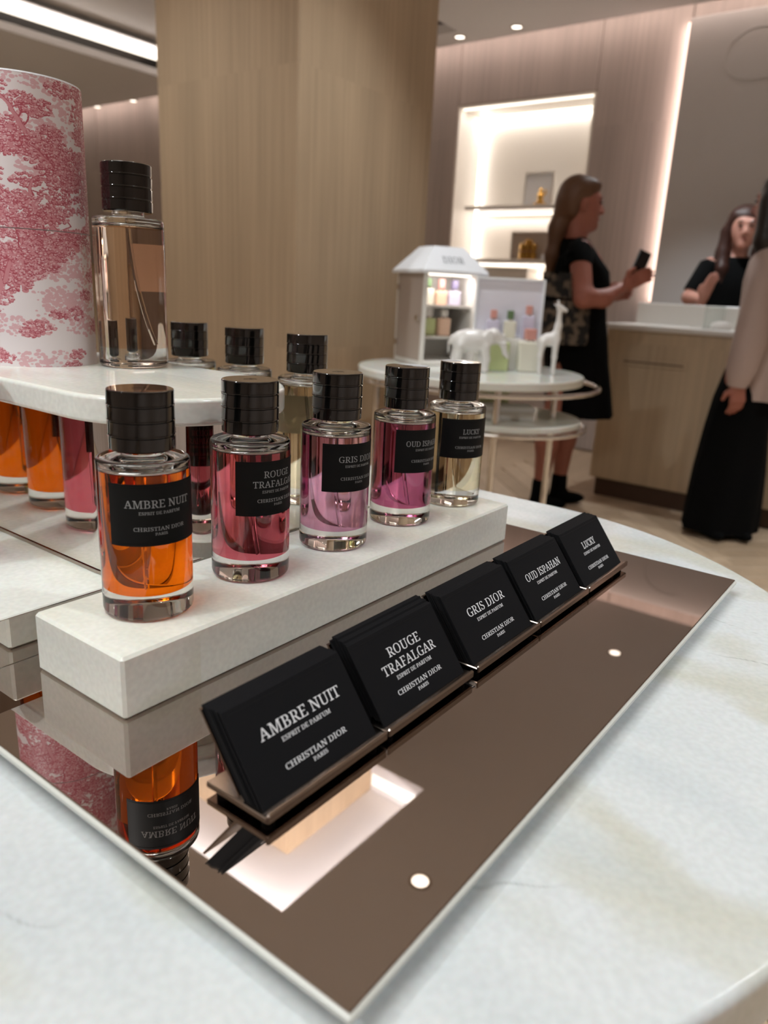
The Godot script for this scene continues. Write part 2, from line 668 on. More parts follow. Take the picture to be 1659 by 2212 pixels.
func downlight(x: float, z: float, e: float, cone: float, label: String, col := Color(0.96, 0.985, 1.0), aim := Vector3.DOWN, size := 0.03) -> void:
	var o := thing("downlight", label, "ceiling light", Vector3(x, 2.0, z), 0.0, "recessed ceiling downlights")
	var s := Soup.new()
	s.lathe([Vector2(0.034, 0.003), Vector2(0.034, -0.004), Vector2(0.046, -0.003), Vector2(0.048, 0.003)], 28)
	build("trim_ring", s, M.lamp_trim, o)
	s = Soup.new()
	s.extrude(circle(0.033, 24), -0.001, 0.003)
	build("lens", s, M.downlight_lens, o)
	var l := SpotLight3D.new()
	l.name = "light"
	o.add_child(l)
	l.transform = Transform3D(Basis.looking_at(aim, Vector3(0, 0, 1)), Vector3(0, -0.02, 0))
	l.light_energy = e
	l.light_color = col
	l.spot_angle = cone
	l.spot_angle_attenuation = 0.6
	l.light_size = size
	l.spot_range = 14.0
	l.spot_attenuation = 2.0
	l.shadow_enabled = true

# ---------------------------------------------------------------- scene
const FLOOR := -0.9
const YAW := 0.6336

func _ready() -> void:
	rng.seed = 77
	var cam := Camera3D.new()
	cam.name = "camera"
	add_child(cam)
	cam.transform = Transform3D(Basis(Vector3.UP, YAW) * Basis(Vector3.RIGHT, -0.2887) * Basis(Vector3.BACK, 0.0510), Vector3(0.1067, 0.2163, 0.1412))
	var at := CameraAttributesPhysical.new()
	at.frustum_focal_length = 12.0 / (1106.0 / 1613.0)
	at.frustum_focus_distance = 0.50
	at.frustum_near = 0.02
	at.frustum_far = 60.0
	at.exposure_aperture = 5.4
	cam.attributes = at
	cam.current = true
	var we := WorldEnvironment.new()
	we.name = "environment"
	var env := Environment.new()
	env.background_mode = Environment.BG_COLOR
	env.background_color = Color(0.02, 0.018, 0.016)
	env.tonemap_mode = Environment.TONE_MAPPER_LINEAR
	env.tonemap_exposure = 1.06
	env.sdfgi_enabled = true
	env.ssao_enabled = true
	env.ssil_enabled = true
	we.environment = env
	add_child(we)
	make_materials()
	ceiling_lamps()
	room()
	column()
	niche()
	counter()
	table()
	display()
	bottles()
	cards()
	side_table()
	people()

func ceiling_lamps() -> void:
	var lc := Color(0.96, 0.985, 1.0)
	var key := Color(0.955, 0.985, 1.0)
	for p in [[-0.62, -0.02], [-0.3, -0.02], [-0.62, 0.14], [-0.3, 0.14]]:
		downlight(p[0], p[1], 0.18, 34.0, "recessed ceiling spotlight out of view, aimed at the onyx perfume table", key, Vector3(-0.25 - p[0], -2.0, -0.25 - p[1]))  # out of view; gives the table and bottles their small highlights
	var pn := thing("unseen_light_panel", "large unseen ceiling light panel, out of view, placed to light the perfume table softly", "ceiling light", Vector3(-0.52, 2.0, 0.74))  # unseen panel, placed to light the table and soften bottle shadows
	part_box("diffuser", Vector3(0, -0.004, 0), Vector3(1.4, 0.006, 0.9), M.led_white, pn)
	for q in [[0.0, 0.46, 1.44, 0.02], [0.0, -0.46, 1.44, 0.02], [0.71, 0.0, 0.02, 0.9], [-0.71, 0.0, 0.02, 0.9]]:
		part_box("frame", Vector3(q[0], -0.006, q[1]), Vector3(q[2], 0.011, q[3]), M.lamp_trim, pn)
	area(pn, Vector3(0, -0.009, 0), Vector3.DOWN, Vector2(1.38, 0.88), 2.15, key)
	downlight(-1.1, 2.2, 4.2, 30.0, "unseen ceiling spotlight on the shop side, out of view, placed to light the raised shelf front", key, Vector3(0.75, -1.9, -2.4), 0.08)  # out of view, placed to light the shelf edge and can from the front
	downlight(1.2, -0.4, 1.8, 48.0, "unseen ceiling downlight over the aisle, out of view, placed to light the riser front", lc)  # unseen, lights the aisle-side face of the riser
	downlight(-1.14, -1.92, 1.8, 40.0, "recessed ceiling downlight beside the wood column's lit recess")
	downlight(-1.28, -4.39, 2.1, 38.0, "recessed ceiling downlight above the cash counter")
	downlight(-3.25, -5.06, 1.2, 20.0, "recessed ceiling downlight above the lit wall niche, beside its left edge", lc, Vector3(0, -1, 0.3))
	downlight(-2.79, -5.06, 1.2, 20.0, "recessed ceiling downlight above the middle of the lit wall niche", lc, Vector3(0, -1, 0.3))
	for x in [-8.67, -8.04, -7.39]:
		downlight(x, -5.22, 1.2, 18.0, "recessed downlight in the row by the far wall left of the column", lc, Vector3(0, -1, 0.34))
	downlight(-2.3, -1.02, 1.25, 50.0, "unseen ceiling downlight, out of view, placed to light the wood column", lc)  # out of view, brightens the near face of the column
	for p in [[1.2, -1.6, "over the aisle between perfume table and cash counter"], [1.2, -3.6, "over the near end of the cash counter"], [-4.4, -0.6, "over the shop floor beyond the wood column"], [-6.8, -0.6, "over the far shop floor by the lit ceiling bay"], [1.4, 1.6, "over the shop corner opposite the perfume table"], [-2.4, 1.4, "over the aisle along the front wall"], [-4.2, 1.6, "near the front wall beyond the column"], [-7.4, -3.0, "over the floor before the low brown cabinet"]]:
		downlight(p[0], p[1], 5.0, 46.0, "unseen recessed ceiling downlight " + p[2])  # all out of view, spread about to raise the general room light

func room() -> void:
	# floor: herringbone boards on a slab
	var fl := structure("floor", Vector3(0, FLOOR, 0))
	part_box("slab", Vector3(-4.0, -0.06, -1.0), Vector3(14.6, 0.1, 9.6), M.floor_wood_1, fl)
	var bw := 0.12
	var bl := 0.72
	var board := Soup.new()
	board.box(Vector3.ZERO, Vector3(bl - 0.003, 0.014, bw - 0.003), 0.0012)
	var bm := board.mesh()
	var made := 0
	var u := Vector2(1, 1).normalized()
	var w := Vector2(-1, 1).normalized()
	for i in range(-46, 60):
		for j in range(-14, 14):
			for k in 2:
				var along := u if k == 0 else w
				var c: Vector2 = Vector2(-0.9, -2.6) + u * (bw * i + (0.0 if k == 0 else bl * 0.5 + bw * 0.5)) + w * (bw * i + (0.0 if k == 0 else -bl * 0.5 + bw * 0.5)) + (u - w) * bl * j
				if c.x < -2.3 or c.x > 0.9 or c.y < -4.6 or c.y > -0.55 or made >= 290:
					continue
				var o := place("floorboard", bm, M["floor_wood_%d" % rng.randi_range(0, 3)], fl)
				o.position = Vector3(c.x, -0.007 + 0.0004 * (made % 3), c.y)
				o.rotation.y = -along.angle()
				made += 1
	# walls
	var wb := structure("wall_back")
	part_box("wall_panel", Vector3(-5.9, 0.62, -5.675), Vector3(4.92, 3.04, 0.55), M.wall_cloth, wb, 0.004)
	part_box("wall_panel", Vector3(-9.86, 0.62, -5.675), Vector3(2.98, 3.04, 0.55), M.wall_cloth, wb, 0.004)
	part_box("wall_panel", Vector3(-2.87, 1.887, -5.675), Vector3(1.136, 0.506, 0.55), M.wall_cloth, wb, 0.004)
	part_box("wall_panel", Vector3(-2.87, -0.312, -5.675), Vector3(1.136, 1.176, 0.55), M.wall_cloth, wb, 0.004)
	part_box("wall_panel", Vector3(-2.0, 0.62, -5.675), Vector3(0.596, 3.04, 0.55), M.wall_cloth, wb, 0.004)
	part_box("wall_panel", Vector3(0.7, 0.62, -5.675), Vector3(4.79, 3.04, 0.55), M.wall_cloth, wb)
	var wl := structure("wall_left")
	part_box("wall_panel", Vector3(-11.1, 0.62, -1.0), Vector3(0.2, 3.04, 9.5), M.wall_cloth, wl)
	var wr := structure("wall_right")
	part_box("wall_panel", Vector3(2.9, 0.62, -1.0), Vector3(0.2, 3.04, 9.5), M.wall_cloth, wr)
	var wf := structure("wall_front")
	part_box("wall_panel", Vector3(-4.1, 0.62, 3.6), Vector3(14.2, 3.04, 0.2), M.wall_cloth, wf)
	# raised plaster panel with a light strip along its edge and a shallow relief
	var pp := thing("plaster_panel", "tall raised grey plaster panel behind the cash counter, lit along one edge", "wall panel", Vector3(-1.71, 0, -5.4))
	part_box("panel", Vector3(1.33, 0.54, 0.045), Vector3(2.62, 2.86, 0.05), M.plaster, pp, 0.004)
	part_box("added_light_strip", Vector3(0.012, 1.09, 0.035), Vector3(0.016, 1.72, 0.03), M.led_pink, pp)
	area(pp, Vector3(0.002, 1.09, 0.035), Vector3(-1, 0, -0.35), Vector2(0.05, 1.72), 0.26, Color(1.0, 0.90, 0.86))
	for r in [[0.78, 1.42, 0.10, 0.0], [0.95, 1.10, 0.14, 0.6], [0.70, 0.92, 0.12, 2.2], [0.45, 1.72, 0.16, 1.1]]:
		var pts := []
		var rad := []
		for i in 22:
			var a: float = r[3] + i * 0.2
			pts.append(Vector3(r[0] + cos(a) * r[2] * (1.0 + i * 0.015), r[1] + sin(a) * r[2] * 0.9, 0.070))
			rad.append(0.004)
		var s := Soup.new()
		s.tube(pts, rad, 6)
		build("relief_line", s, M.plaster, pp)
	# ceiling with a light slot by the back wall, a lit recess round the column and a raised bay
	var ce := structure("ceiling")
	var pieces := [
		[-11.2, 3.1, -1.2, 3.7], [-1.45, 3.1, -5.2, -1.2], [-3.2, -1.45, -1.47, -1.2], [-3.2, -1.45, -5.2, -2.40], [-3.2, -2.75, -2.40, -1.47],
		[-11.2, -6.3, -5.2, -1.2], [-6.3, -3.2, -5.2, -4.95],
	]
	for p in pieces:
		part_box("ceiling_board", Vector3((p[0] + p[1]) * 0.5, 2.03, (p[2] + p[3]) * 0.5), Vector3(p[1] - p[0], 0.06, p[3] - p[2]), M.paint, ce)
	part_box("ceiling_deck", Vector3(-4.05, 2.4, -1.0), Vector3(14.3, 0.1, 9.5), M.paint, ce)
	for q in [[-2.1, 2.20, -1.90, 1.7, 0.08, 1.2], [-4.75, 2.3, -3.08, 3.1, 0.1, 3.8], [-4.05, 2.16, -5.32, 14.3, 0.08, 0.3]]:
		part_box("recess_lid", Vector3(q[0], q[1], q[2]), Vector3(q[3], q[4], q[5]), M.paint, ce)
	part_box("recess_side", Vector3(-1.31, 2.11, -1.90), Vector3(0.04, 0.10, 1.2), M.paint, ce)
	part_box("recess_side", Vector3(-2.1, 2.11, -1.33), Vector3(1.6, 0.10, 0.04), M.paint, ce)
	part_box("recess_side", Vector3(-1.60, 2.084, -2.425), Vector3(0.6, 0.152, 0.04), M.paint, ce)
	part_box("recess_side", Vector3(-2.9, 2.11, -1.9), Vector3(0.04, 0.10, 1.2), M.paint, ce)
	part_box("recess_side", Vector3(-3.18, 2.19, -3.08), Vector3(0.04, 0.14, 3.8), M.paint, ce)
	part_box("recess_side", Vector3(-4.75, 2.19, -1.19), Vector3(3.1, 0.14, 0.04), M.paint, ce)
	part_box("recess_side", Vector3(-4.75, 2.19, -4.96), Vector3(3.1, 0.14, 0.04), M.paint, ce)
	part_box("added_light_baffle", Vector3(-6.23, 2.205, -3.08), Vector3(0.14, 0.01, 3.7), M.paint, ce)  # added to keep the bay strip from brightening the lid
	# lamps of those slots
	var wc := thing("cove_lamp", "warm light strip in the ceiling slot along the back wall", "light strip", Vector3(-4.05, 2.10, -5.235))
	part_box("strip", Vector3.ZERO, Vector3(13.6, 0.016, 0.02), M.led_peach, wc)
	for i in 4:
		area(wc, Vector3(-5.1 + i * 3.4, -0.012, -0.014), Vector3(0, -0.75, -0.6), Vector2(3.3, 0.02), 0.36, Color(1.0, 0.92, 0.88))
	var bay := thing("cove_lamp", "white light strip along the raised ceiling bay left of the column", "light strip", Vector3(-6.28, 2.14, -3.08))
	part_box("strip", Vector3(0.0, 0.02, 0), Vector3(0.03, 0.07, 3.7), M.led_white, bay)
	area(bay, Vector3(0.02, 0.03, 0), Vector3(1, 0.1, 0), Vector2(3.7, 0.05), 0.7, Color(1.0, 0.95, 0.92))
	var ring := thing("cove_lamp", "light strip hidden on the lip of the recess round the wood column, with an added glowing bar at its far side", "light strip", Vector3(-1.45, 2.0, -1.47))
	part_box("strip", Vector3(0.06, 0.067, -0.44), Vector3(0.02, 0.012, 0.92), M.led_white, ring)
	part_box("strip", Vector3(-0.60, 0.067, 0.06), Vector3(1.3, 0.012, 0.02), M.led_white, ring)
	part_box("strip", Vector3(-0.15, 0.09, -0.932), Vector3(0.30, 0.06, 0.006), M.led_white, ring)  # added glowing bar, stands in for the lit far face of the recess
	area(ring, Vector3(0.055, 0.078, -0.44), Vector3(-0.7, 0.75, 0), Vector2(0.92, 0.02), 0.70, Color(0.985, 0.985, 1.0))
	area(ring, Vector3(-0.60, 0.078, 0.055), Vector3(0, 0.75, -0.7), Vector2(1.3, 0.02), 0.95, Color(0.985, 0.985, 1.0))

func column() -> void:
	var o := structure("wall_column", Vector3(-2.1215, FLOOR, -2.2055))
	var hx := 0.3615
	var hz := 0.3875
	part_box("cladding", Vector3(0, 1.531, 0), Vector3(hx * 2, 3.058, hz * 2), M.column_wood, o, 0.004)
	part_box("baseboard", Vector3(0, 0.05, 0), Vector3(hx * 2 + 0.012, 0.1, hz * 2 + 0.012), M.dark_kick, o)

func niche() -> void:
	var o := thing("wall_niche", "brightly lit white wall niche with two shelves behind the side table", "display niche", Vector3(-3.44, 0, -5.4))
	var W := 1.14
	part_box("back_panel", Vector3(W / 2, 0.953, -0.375), Vector3(W, 1.36, 0.02), M.niche_white, o)
	part_box("side_panel", Vector3(0.008, 0.953, -0.185), Vector3(0.016, 1.36, 0.36), M.niche_white, o)
	part_box("side_panel", Vector3(W - 0.008, 0.953, -0.185), Vector3(0.016, 1.36, 0.36), M.niche_white, o)
	part_box("top_panel", Vector3(W / 2, 1.625, -0.185), Vector3(W - 0.034, 0.016, 0.36), M.niche_white, o)
	part_box("bottom_panel", Vector3(W / 2, 0.285, -0.185), Vector3(W - 0.034, 0.016, 0.36), M.niche_white, o)
	for y in [0.885, 0.485]:
		var sh := part_box("shelf", Vector3(W / 2 + 0.04, y, -0.20), Vector3(W - 0.12, 0.03, 0.32), M.white_lacquer, o, 0.003)
		part_box("added_light_strip", Vector3(W / 2 + 0.04, y - 0.02, -0.345), Vector3(W - 0.14, 0.008, 0.016), M.led_white, sh)
		area(o, Vector3(W / 2 + 0.04, y - 0.03, -0.32), Vector3(0, -1, 0.35), Vector2(W - 0.14, 0.02), 0.16, Color(1.0, 0.95, 0.91))
	part_box("added_light_strip", Vector3(W / 2, 1.612, -0.355), Vector3(W - 0.05, 0.010, 0.016), M.led_white, o)
	area(o, Vector3(W / 2, 1.60, -0.34), Vector3(0, -1, 0.15), Vector2(W - 0.05, 0.02), 0.20, Color(1.0, 0.97, 0.94))
	part_box("added_light_strip", Vector3(0.024, 0.96, -0.357), Vector3(0.016, 1.28, 0.012), M.led_white, o)
	area(o, Vector3(0.036, 0.96, -0.345), Vector3(1, 0, 0.45), Vector2(0.02, 1.28), 0.22, Color(1.0, 0.97, 0.94))
	area(o, Vector3(W / 2, 1.60, -0.06), Vector3(0, -1, -0.25), Vector2(W - 0.05, 0.02), 0.06, Color(1.0, 0.96, 0.93))  # added lamp at the niche front, brightens the framed cards
	part_box("added_light_strip", Vector3(W / 2, 1.612, -0.05), Vector3(W - 0.05, 0.008, 0.014), M.led_white, o)  # added to go with the front lamp above
	var b := thing("display_box", "cream box under the lower niche shelf", "box", Vector3(-2.96, 0.293, -5.58))
	part_box("body", Vector3(0, 0.06, 0), Vector3(0.44, 0.12, 0.2), M.niche_white, b, 0.004)
	part_box("lid", Vector3(0, 0.133, 0), Vector3(0.45, 0.026, 0.21), M.white_lacquer, b, 0.004)
	for f in [[Vector3(-2.76, 0.9, -5.58), 0.25, 0.25, "white framed card with a gold figurine before it on the upper niche shelf", M.paper_white],
			[Vector3(-2.80, 0.5, -5.62), 0.36, 0.22, "pale framed panel behind the gold bottle on the lower niche shelf", M.taupe_panel]]:
		var fr := thing("framed_card", f[3], "frame", f[0])
		part_box("card", Vector3(0, f[2] / 2, 0), Vector3(f[1] - 0.02, f[2] - 0.02, 0.006), f[4], fr)
		for s in [-1, 1]:
			part_box("frame_side", Vector3(s * (f[1] / 2 - 0.006), f[2] / 2, 0.004), Vector3(0.012, f[2], 0.016), M.white_lacquer, fr)
			part_box("frame_rail", Vector3(0, f[2] / 2 + s * (f[2] / 2 - 0.006), 0.004), Vector3(f[1] - 0.026, 0.012, 0.016), M.white_lacquer, fr)
	var g := thing("gold_figurine", "small gold figurine before the white framed card in the niche", "figurine", Vector3(-2.70, 0.9, -5.5))
	var s1 := Soup.new()
	s1.lathe([Vector2(0.001, 0), Vector2(0.05, 0), Vector2(0.05, 0.012), Vector2(0.026, 0.02), Vector2(0.02, 0.05), Vector2(0.028, 0.07), Vector2(0.014, 0.09), Vector2(0.018, 0.105), Vector2(0.001, 0.125)], 20)
	build("body", s1, M.gold, g)
	s1 = Soup.new()
	s1.tube([Vector3(0.02, 0.07, 0), Vector3(0.04, 0.085, 0.005), Vector3(0.045, 0.11, 0.01)], [0.008, 0.007, 0.004], 8)
	build("arm", s1, M.gold, g)
	var gb := thing("gold_bottle", "ribbed gold bottle on the lower niche shelf", "bottle", Vector3(-2.775, 0.5, -5.53))
	for i in 3:
		for j in 2:
			part_box("rib", Vector3(-0.045 + 0.045 * i, 0.035 + 0.06 * j, 0), Vector3(0.038, 0.055, 0.06), M.gold, gb, 0.006)
	part_box("base", Vector3(0, 0.004, 0), Vector3(0.15, 0.008, 0.08), M.gold, gb, 0.002)
	part_box("stopper", Vector3(0, 0.138, 0), Vector3(0.05, 0.03, 0.04), M.gold, gb, 0.004)
	tag(part_box("white_parcel", Vector3(-2.56, 0.52, -5.50), Vector3(0.13, 0.04, 0.09), M.paper_white, self, 0.004), "small white parcel at the end of the lower niche shelf", "parcel")

func counter() -> void:
	var o := thing("cash_counter", "long tan cash counter with white stone top and dark recessed plinth", "counter", Vector3(-0.2, FLOOR, -4.1))
	part_box("body", Vector3(0.15, 0.54, -0.24), Vector3(2.9, 0.86, 0.48), M.counter_hide, o, 0.004)
	part_box("plinth", Vector3(0.15, 0.055, -0.26), Vector3(2.84, 0.11, 0.46), M.dark_kick, o)
	part_box("worktop", Vector3(0.15, 0.985, -0.24), Vector3(2.94, 0.03, 0.52), M.white_lacquer, o, 0.004)
	var sl := part_box("pull_slot", Vector3(-1.02, 0.80, 0.002), Vector3(0.36, 0.045, 0.008), M.counter_hide, o, 0.002)
	part_box("slot_groove", Vector3(-1.02, 0.80, 0.007), Vector3(0.33, 0.006, 0.003), M.dark_kick, sl)
	part_box("back_ledge", Vector3(0.15, 1.06, -0.46), Vector3(2.9, 0.12, 0.05), M.white_lacquer, o, 0.004)
	part_box("glass_screen", Vector3(-0.80, 1.06, -0.24), Vector3(0.012, 0.12, 0.38), pane("screen_glass", Color(0.8, 0.88, 0.86), 0.25), o)
	var ms := thing("payment_puck", "small white rounded card reader on the counter top", "card reader", Vector3(-0.93, 0.101, -4.22))
	var s := Soup.new()
	s.lathe([Vector2(0.0, 0), Vector2(0.05, 0), Vector2(0.056, 0.012), Vector2(0.046, 0.032), Vector2(0.02, 0.042), Vector2(0, 0.044)], 24)
	build("shell", s, M.white_lacquer, ms)
	s = Soup.new()
	s.tube([Vector3(-0.05, 0.006, 0), Vector3(-0.11, 0.004, 0.02), Vector3(-0.16, 0.004, 0.0)], [0.003, 0.003, 0.003], 8)
	build("cable", s, M.white_lacquer, ms)
	var lc := thing("wall_cabinet", "low brown cabinet against the far wall left of the column", "cabinet", Vector3(-8.4, FLOOR, -5.15))
	part_box("body", Vector3(0, 0.62, 0), Vector3(2.4, 1.2, 0.42), M.counter_hide, lc, 0.004)
	part_box("top", Vector3(0, 1.235, 0), Vector3(2.44, 0.03, 0.46), M.column_wood, lc, 0.004)
	part_box("plinth", Vector3(0, 0.01, 0), Vector3(2.3, 0.02, 0.38), M.dark_kick, lc)

func table() -> void:
	var o := thing("onyx_table", "large round-ended white onyx display table in the foreground", "table", Vector3(0, 0, 0))
	var s := Soup.new()
	s.extrude(stadium(-1.6, -0.2337, -0.262, 0.385, 64, 0.36), -0.042, -0.0125, 0.004, 0.005, 4)
	build("tabletop", s, M.table_onyx, o)
	s = Soup.new()
	s.extrude(stadium(-1.6, -0.224, -0.267, 0.24, 40), -0.86, -0.042, 0.0, 0.0)
	build("pedestal", s, M.counter_hide, o)
	s = Soup.new()
	s.extrude(stadium(-1.6, -0.224, -0.267, 0.3, 40), -0.898, -0.86, 0.0, 0.004)
	build("foot", s, M.bronze_metal, o)

func display() -> void:
	# mirrored tray with pale ground edges
	var tr := thing("mirror_tray", "bronze mirror tray with pale ground glass edges lying on the table", "tray", Vector3(0, 0, 0))
	part_box("glass_base", Vector3(-0.145, -0.0028, -0.252), Vector3(0.29, 0.0036, 0.504), M.mirror_edge, tr, 0.0008)
	part_box("mirror_face", Vector3(-0.145, -0.0006, -0.252), Vector3(0.2876, 0.0012, 0.5016), M.bronze_mirror, tr, 0.0004)
	for q in [[-0.03, -0.03], [-0.26, -0.03], [-0.03, -0.474], [-0.26, -0.474]]:
		var fs := Soup.new()
		fs.extrude(circle(0.008, 20, Vector2(q[0], q[1])), -0.0124, -0.0046)
		build("foot", fs, M.card_black, tr)
	# mirror upstand behind the riser
	var up := thing("mirror_upstand", "low upright mirror strip standing behind the white riser", "mirror", Vector3(-0.289, 0, -0.252))
	part_box("backing", Vector3(-0.0022, 0.0078, 0), Vector3(0.0024, 0.0402, 0.504), M.mirror_edge, up)
	part_box("mirror_face", Vector3(-0.0005, 0.0140, 0), Vector3(0.001, 0.028, 0.504), M.clear_mirror, up)
	# riser
	var s := Soup.new()
	s.box(Vector3(-0.2317, 0.0176, -0.2532), Vector3(0.082, 0.035, 0.4042), 0.0016)
	tag(build("riser_block", s, M.block_onyx), "long white onyx riser block carrying the row of five black-capped bottles", "riser")
	# slab behind the upstand
	s = Soup.new()
	s.box(Vector3(-0.79, -0.0002, -0.232), Vector3(0.99, 0.0244, 0.62), 0.0012)
	tag(build("onyx_slab", s, M.shelf_onyx), "flat white onyx slab under the chrome drum behind the mirror strip", "slab")
	# drum and shelf
	var dr := thing("chrome_drum", "polished chrome round-ended drum carrying the raised white shelf", "display stand", Vector3(0, 0, 0))
	s = Soup.new()
	s.extrude(stadium(-1.1, -0.355, -0.21, 0.0705, 56), 0.0122, 0.1244, 0.0006, 0.0006, 2)
	build("drum", s, M.chrome, dr)
	s = Soup.new()
	s.extrude(stadium(-1.1, -0.355, -0.21, 0.0715, 56), 0.0120, 0.0150, 0.0004, 0.0004, 2)
	build("foot_ring", s, M.bronze_metal, dr)
	s = Soup.new()
	s.extrude(stadium(-1.1, -0.355, -0.21, 0.085, 56), 0.1246, 0.143, 0.003, 0.003, 4)
	tag(build("raised_shelf", s, M.shelf_onyx), "raised round-ended white onyx shelf holding the pink printed can", "shelf")
	# toile can
	var cn := thing("toile_can", "tall round can printed with pink toile foliage on the raised shelf", "can", Vector3(-0.5215, 0.143, -0.2025))
	var R := 0.0465
	for q in [["can_body", 0.0, 0.1045], ["can_lid", 0.1052, 0.2125]]:
		s = Soup.new()
		s.use_uv = true
		s.lathe([Vector2(R, q[1]), Vector2(R, q[2])], 72)
		var k := 0
		for i in s.v.size():
			s.t[i] = Vector2(s.t[i].x, 1.0 - s.v[i].y / 0.2125)
		build(q[0], s, M.toile, cn)
	s = Soup.new()
	s.lathe([Vector2(0.0, 0.0003), Vector2(R - 0.0006, 0.0003), Vector2(R - 0.0006, 0.2115), Vector2(0.0, 0.2115)], 60)
	build("can_core", s, M.paper_white, cn)
	s = Soup.new()
	s.lathe([Vector2(R - 0.0016, 0.211), Vector2(R + 0.0001, 0.2122), Vector2(R - 0.0004, 0.2134), Vector2(R - 0.002, 0.2134), Vector2(R - 0.003, 0.211)], 60)
	build("rim", s, M.paper_white, cn)

func bottle(called: String, label: String, at: Vector3, turn: float, liquid: Material, sc := 1.0, tall := 0.0, group := "", words := [], label_mat: Material = null, seg := 72, half_deg := 63.0) -> Node3D:
	# tall: extra height of the glass; label faces +x before turning
	var o := thing(called, label, "perfume bottle", at, turn, group)
	var g := tall
	var s := Soup.new()
	s.xf = Transform3D(Basis.from_scale(Vector3.ONE * sc), Vector3.ZERO)
	s.lathe([Vector2(0, 0.0004), Vector2(0.0215, 0.0002), Vector2(0.0236, 0.0006), Vector2(0.0246, 0.0016), Vector2(0.025, 0.0034), Vector2(0.025, 0.0858 + g), Vector2(0.0248, 0.0874 + g), Vector2(0.0241, 0.0884 + g), Vector2(0.0228, 0.0888 + g), Vector2(0.0208, 0.0882 + g), Vector2(0.0186, 0.0880 + g), Vector2(0.0150, 0.0886 + g), Vector2(0.0118, 0.0896 + g), Vector2(0.0112, 0.0906 + g), Vector2(0.0112, 0.0926 + g), Vector2(0, 0.0926 + g)], seg)
	# the small air gap under the shoulder, an inner skin of the glass
	s.lathe([Vector2(0, 0.0846 + g), Vector2(0.0212, 0.0844 + g), Vector2(0.0226, 0.0836 + g), Vector2(0.0228, 0.0828 + g), Vector2(0.0222, 0.0822 + g), Vector2(0, 0.0822 + g)], seg)
	build("glass_body", s, M.glass, o, 50.0)
	s = Soup.new()
	s.xf = Transform3D(Basis.from_scale(Vector3.ONE * sc), Vector3.ZERO)
	s.lathe([Vector2(0, 0.0138), Vector2(0.0190, 0.0142), Vector2(0.0214, 0.0152), Vector2(0.0227, 0.0172), Vector2(0.0232, 0.0205), Vector2(0.0232, 0.0806 + g), Vector2(0.0229, 0.0816 + g), Vector2(0.0222, 0.0820 + g), Vector2(0, 0.0820 + g)], seg)
	build("liquid", s, liquid, o, 50.0)
	s = Soup.new()
	s.xf = Transform3D(Basis.from_scale(Vector3.ONE * sc), Vector3.ZERO)
	var pts := []
	var rad := []
	for i in 9:
		var f := i / 8.0
		pts.append(Vector3(0.010 * (1.0 - f) * (1.0 - f), 0.0162 + f * (0.0655 + g), 0.004 * (1.0 - f)))
		rad.append(0.0011)
	s.tube(pts, rad, 8)
	build("dip_tube", s, M.tube_plastic, o)
	s = Soup.new()
	s.xf = Transform3D(Basis.from_scale(Vector3.ONE * sc), Vector3.ZERO)
	var pr := [Vector2(0, 0.0928 + g), Vector2(0.0168, 0.0928 + g), Vector2(0.0175, 0.0935 + g)]
	for k in 3:
		var y := 0.0928 + g + 0.00805 * (k + 1)
		pr.append_array([Vector2(0.0176, y - 0.0007), Vector2(0.0171, y - 0.0004), Vector2(0.0171, y + 0.0002), Vector2(0.01785, y + 0.0003), Vector2(0.0176, y + 0.0009)])
	pr.append_array([Vector2(0.0176, 0.1240 + g), Vector2(0.0172, 0.1248 + g), Vector2(0.0166, 0.1251 + g), Vector2(0, 0.1249 + g)])
	s.lathe(pr, seg)
	var cap := build("cap", s, M.black_lacquer, o, 30.0)
	if seg > 60:
		s = Soup.new()
		s.xf = Transform3D(Basis.from_scale(Vector3.ONE * sc), Vector3.ZERO)
		lettering("CD", 0.009, 0.006, false, func(x: float, y: float, d: float) -> Vector3: return Vector3(y - 0.003 if false else -(y - 0.003), 0.1249 + g + 0.00012 * d, -x), s)
		build("emblem", s, M.black_lacquer, cap)
	var ly := 0.0445 + g * 0.62
	var lh := 0.034
	var half := deg_to_rad(half_deg)
	s = Soup.new()
	s.xf = Transform3D(Basis.from_scale(Vector3.ONE * sc), Vector3.ZERO)
	s.lathe([Vector2(0.02502, ly), Vector2(0.02525, ly), Vector2(0.02525, ly + lh), Vector2(0.02502, ly + lh)], 40, -half, half)
	var lb := build("label", s, label_mat if label_mat else M.label_black, o)
	if words.size() > 0:
		# a fine raised border and the silver lettering
		for e in [[ly + 0.0012, ly + 0.0016], [ly + lh - 0.0016, ly + lh - 0.0012]]:
			s = Soup.new()
			s.xf = Transform3D(Basis.from_scale(Vector3.ONE * sc), Vector3.ZERO)
			s.lathe([Vector2(0.02520, e[0]), Vector2(0.02535, e[0]), Vector2(0.02535, e[1]), Vector2(0.02520, e[1])], 40, -half + 0.06, half - 0.06)
			build("border", s, M.label_black, lb)
		s = Soup.new()
		s.xf = Transform3D(Basis.from_scale(Vector3.ONE * sc), Vector3.ZERO)
		for w in words:
			lettering(w[0], w[1], w[2], false, func(x: float, y: float, d: float) -> Vector3:
				var a: float = -x / 0.0253
				var r: float = 0.02524 + 0.00008 * d
				return Vector3(r * cos(a), ly + w[3] + y, r * sin(a)), s)
		build("lettering", s, M.silver_ink, lb)
	return o

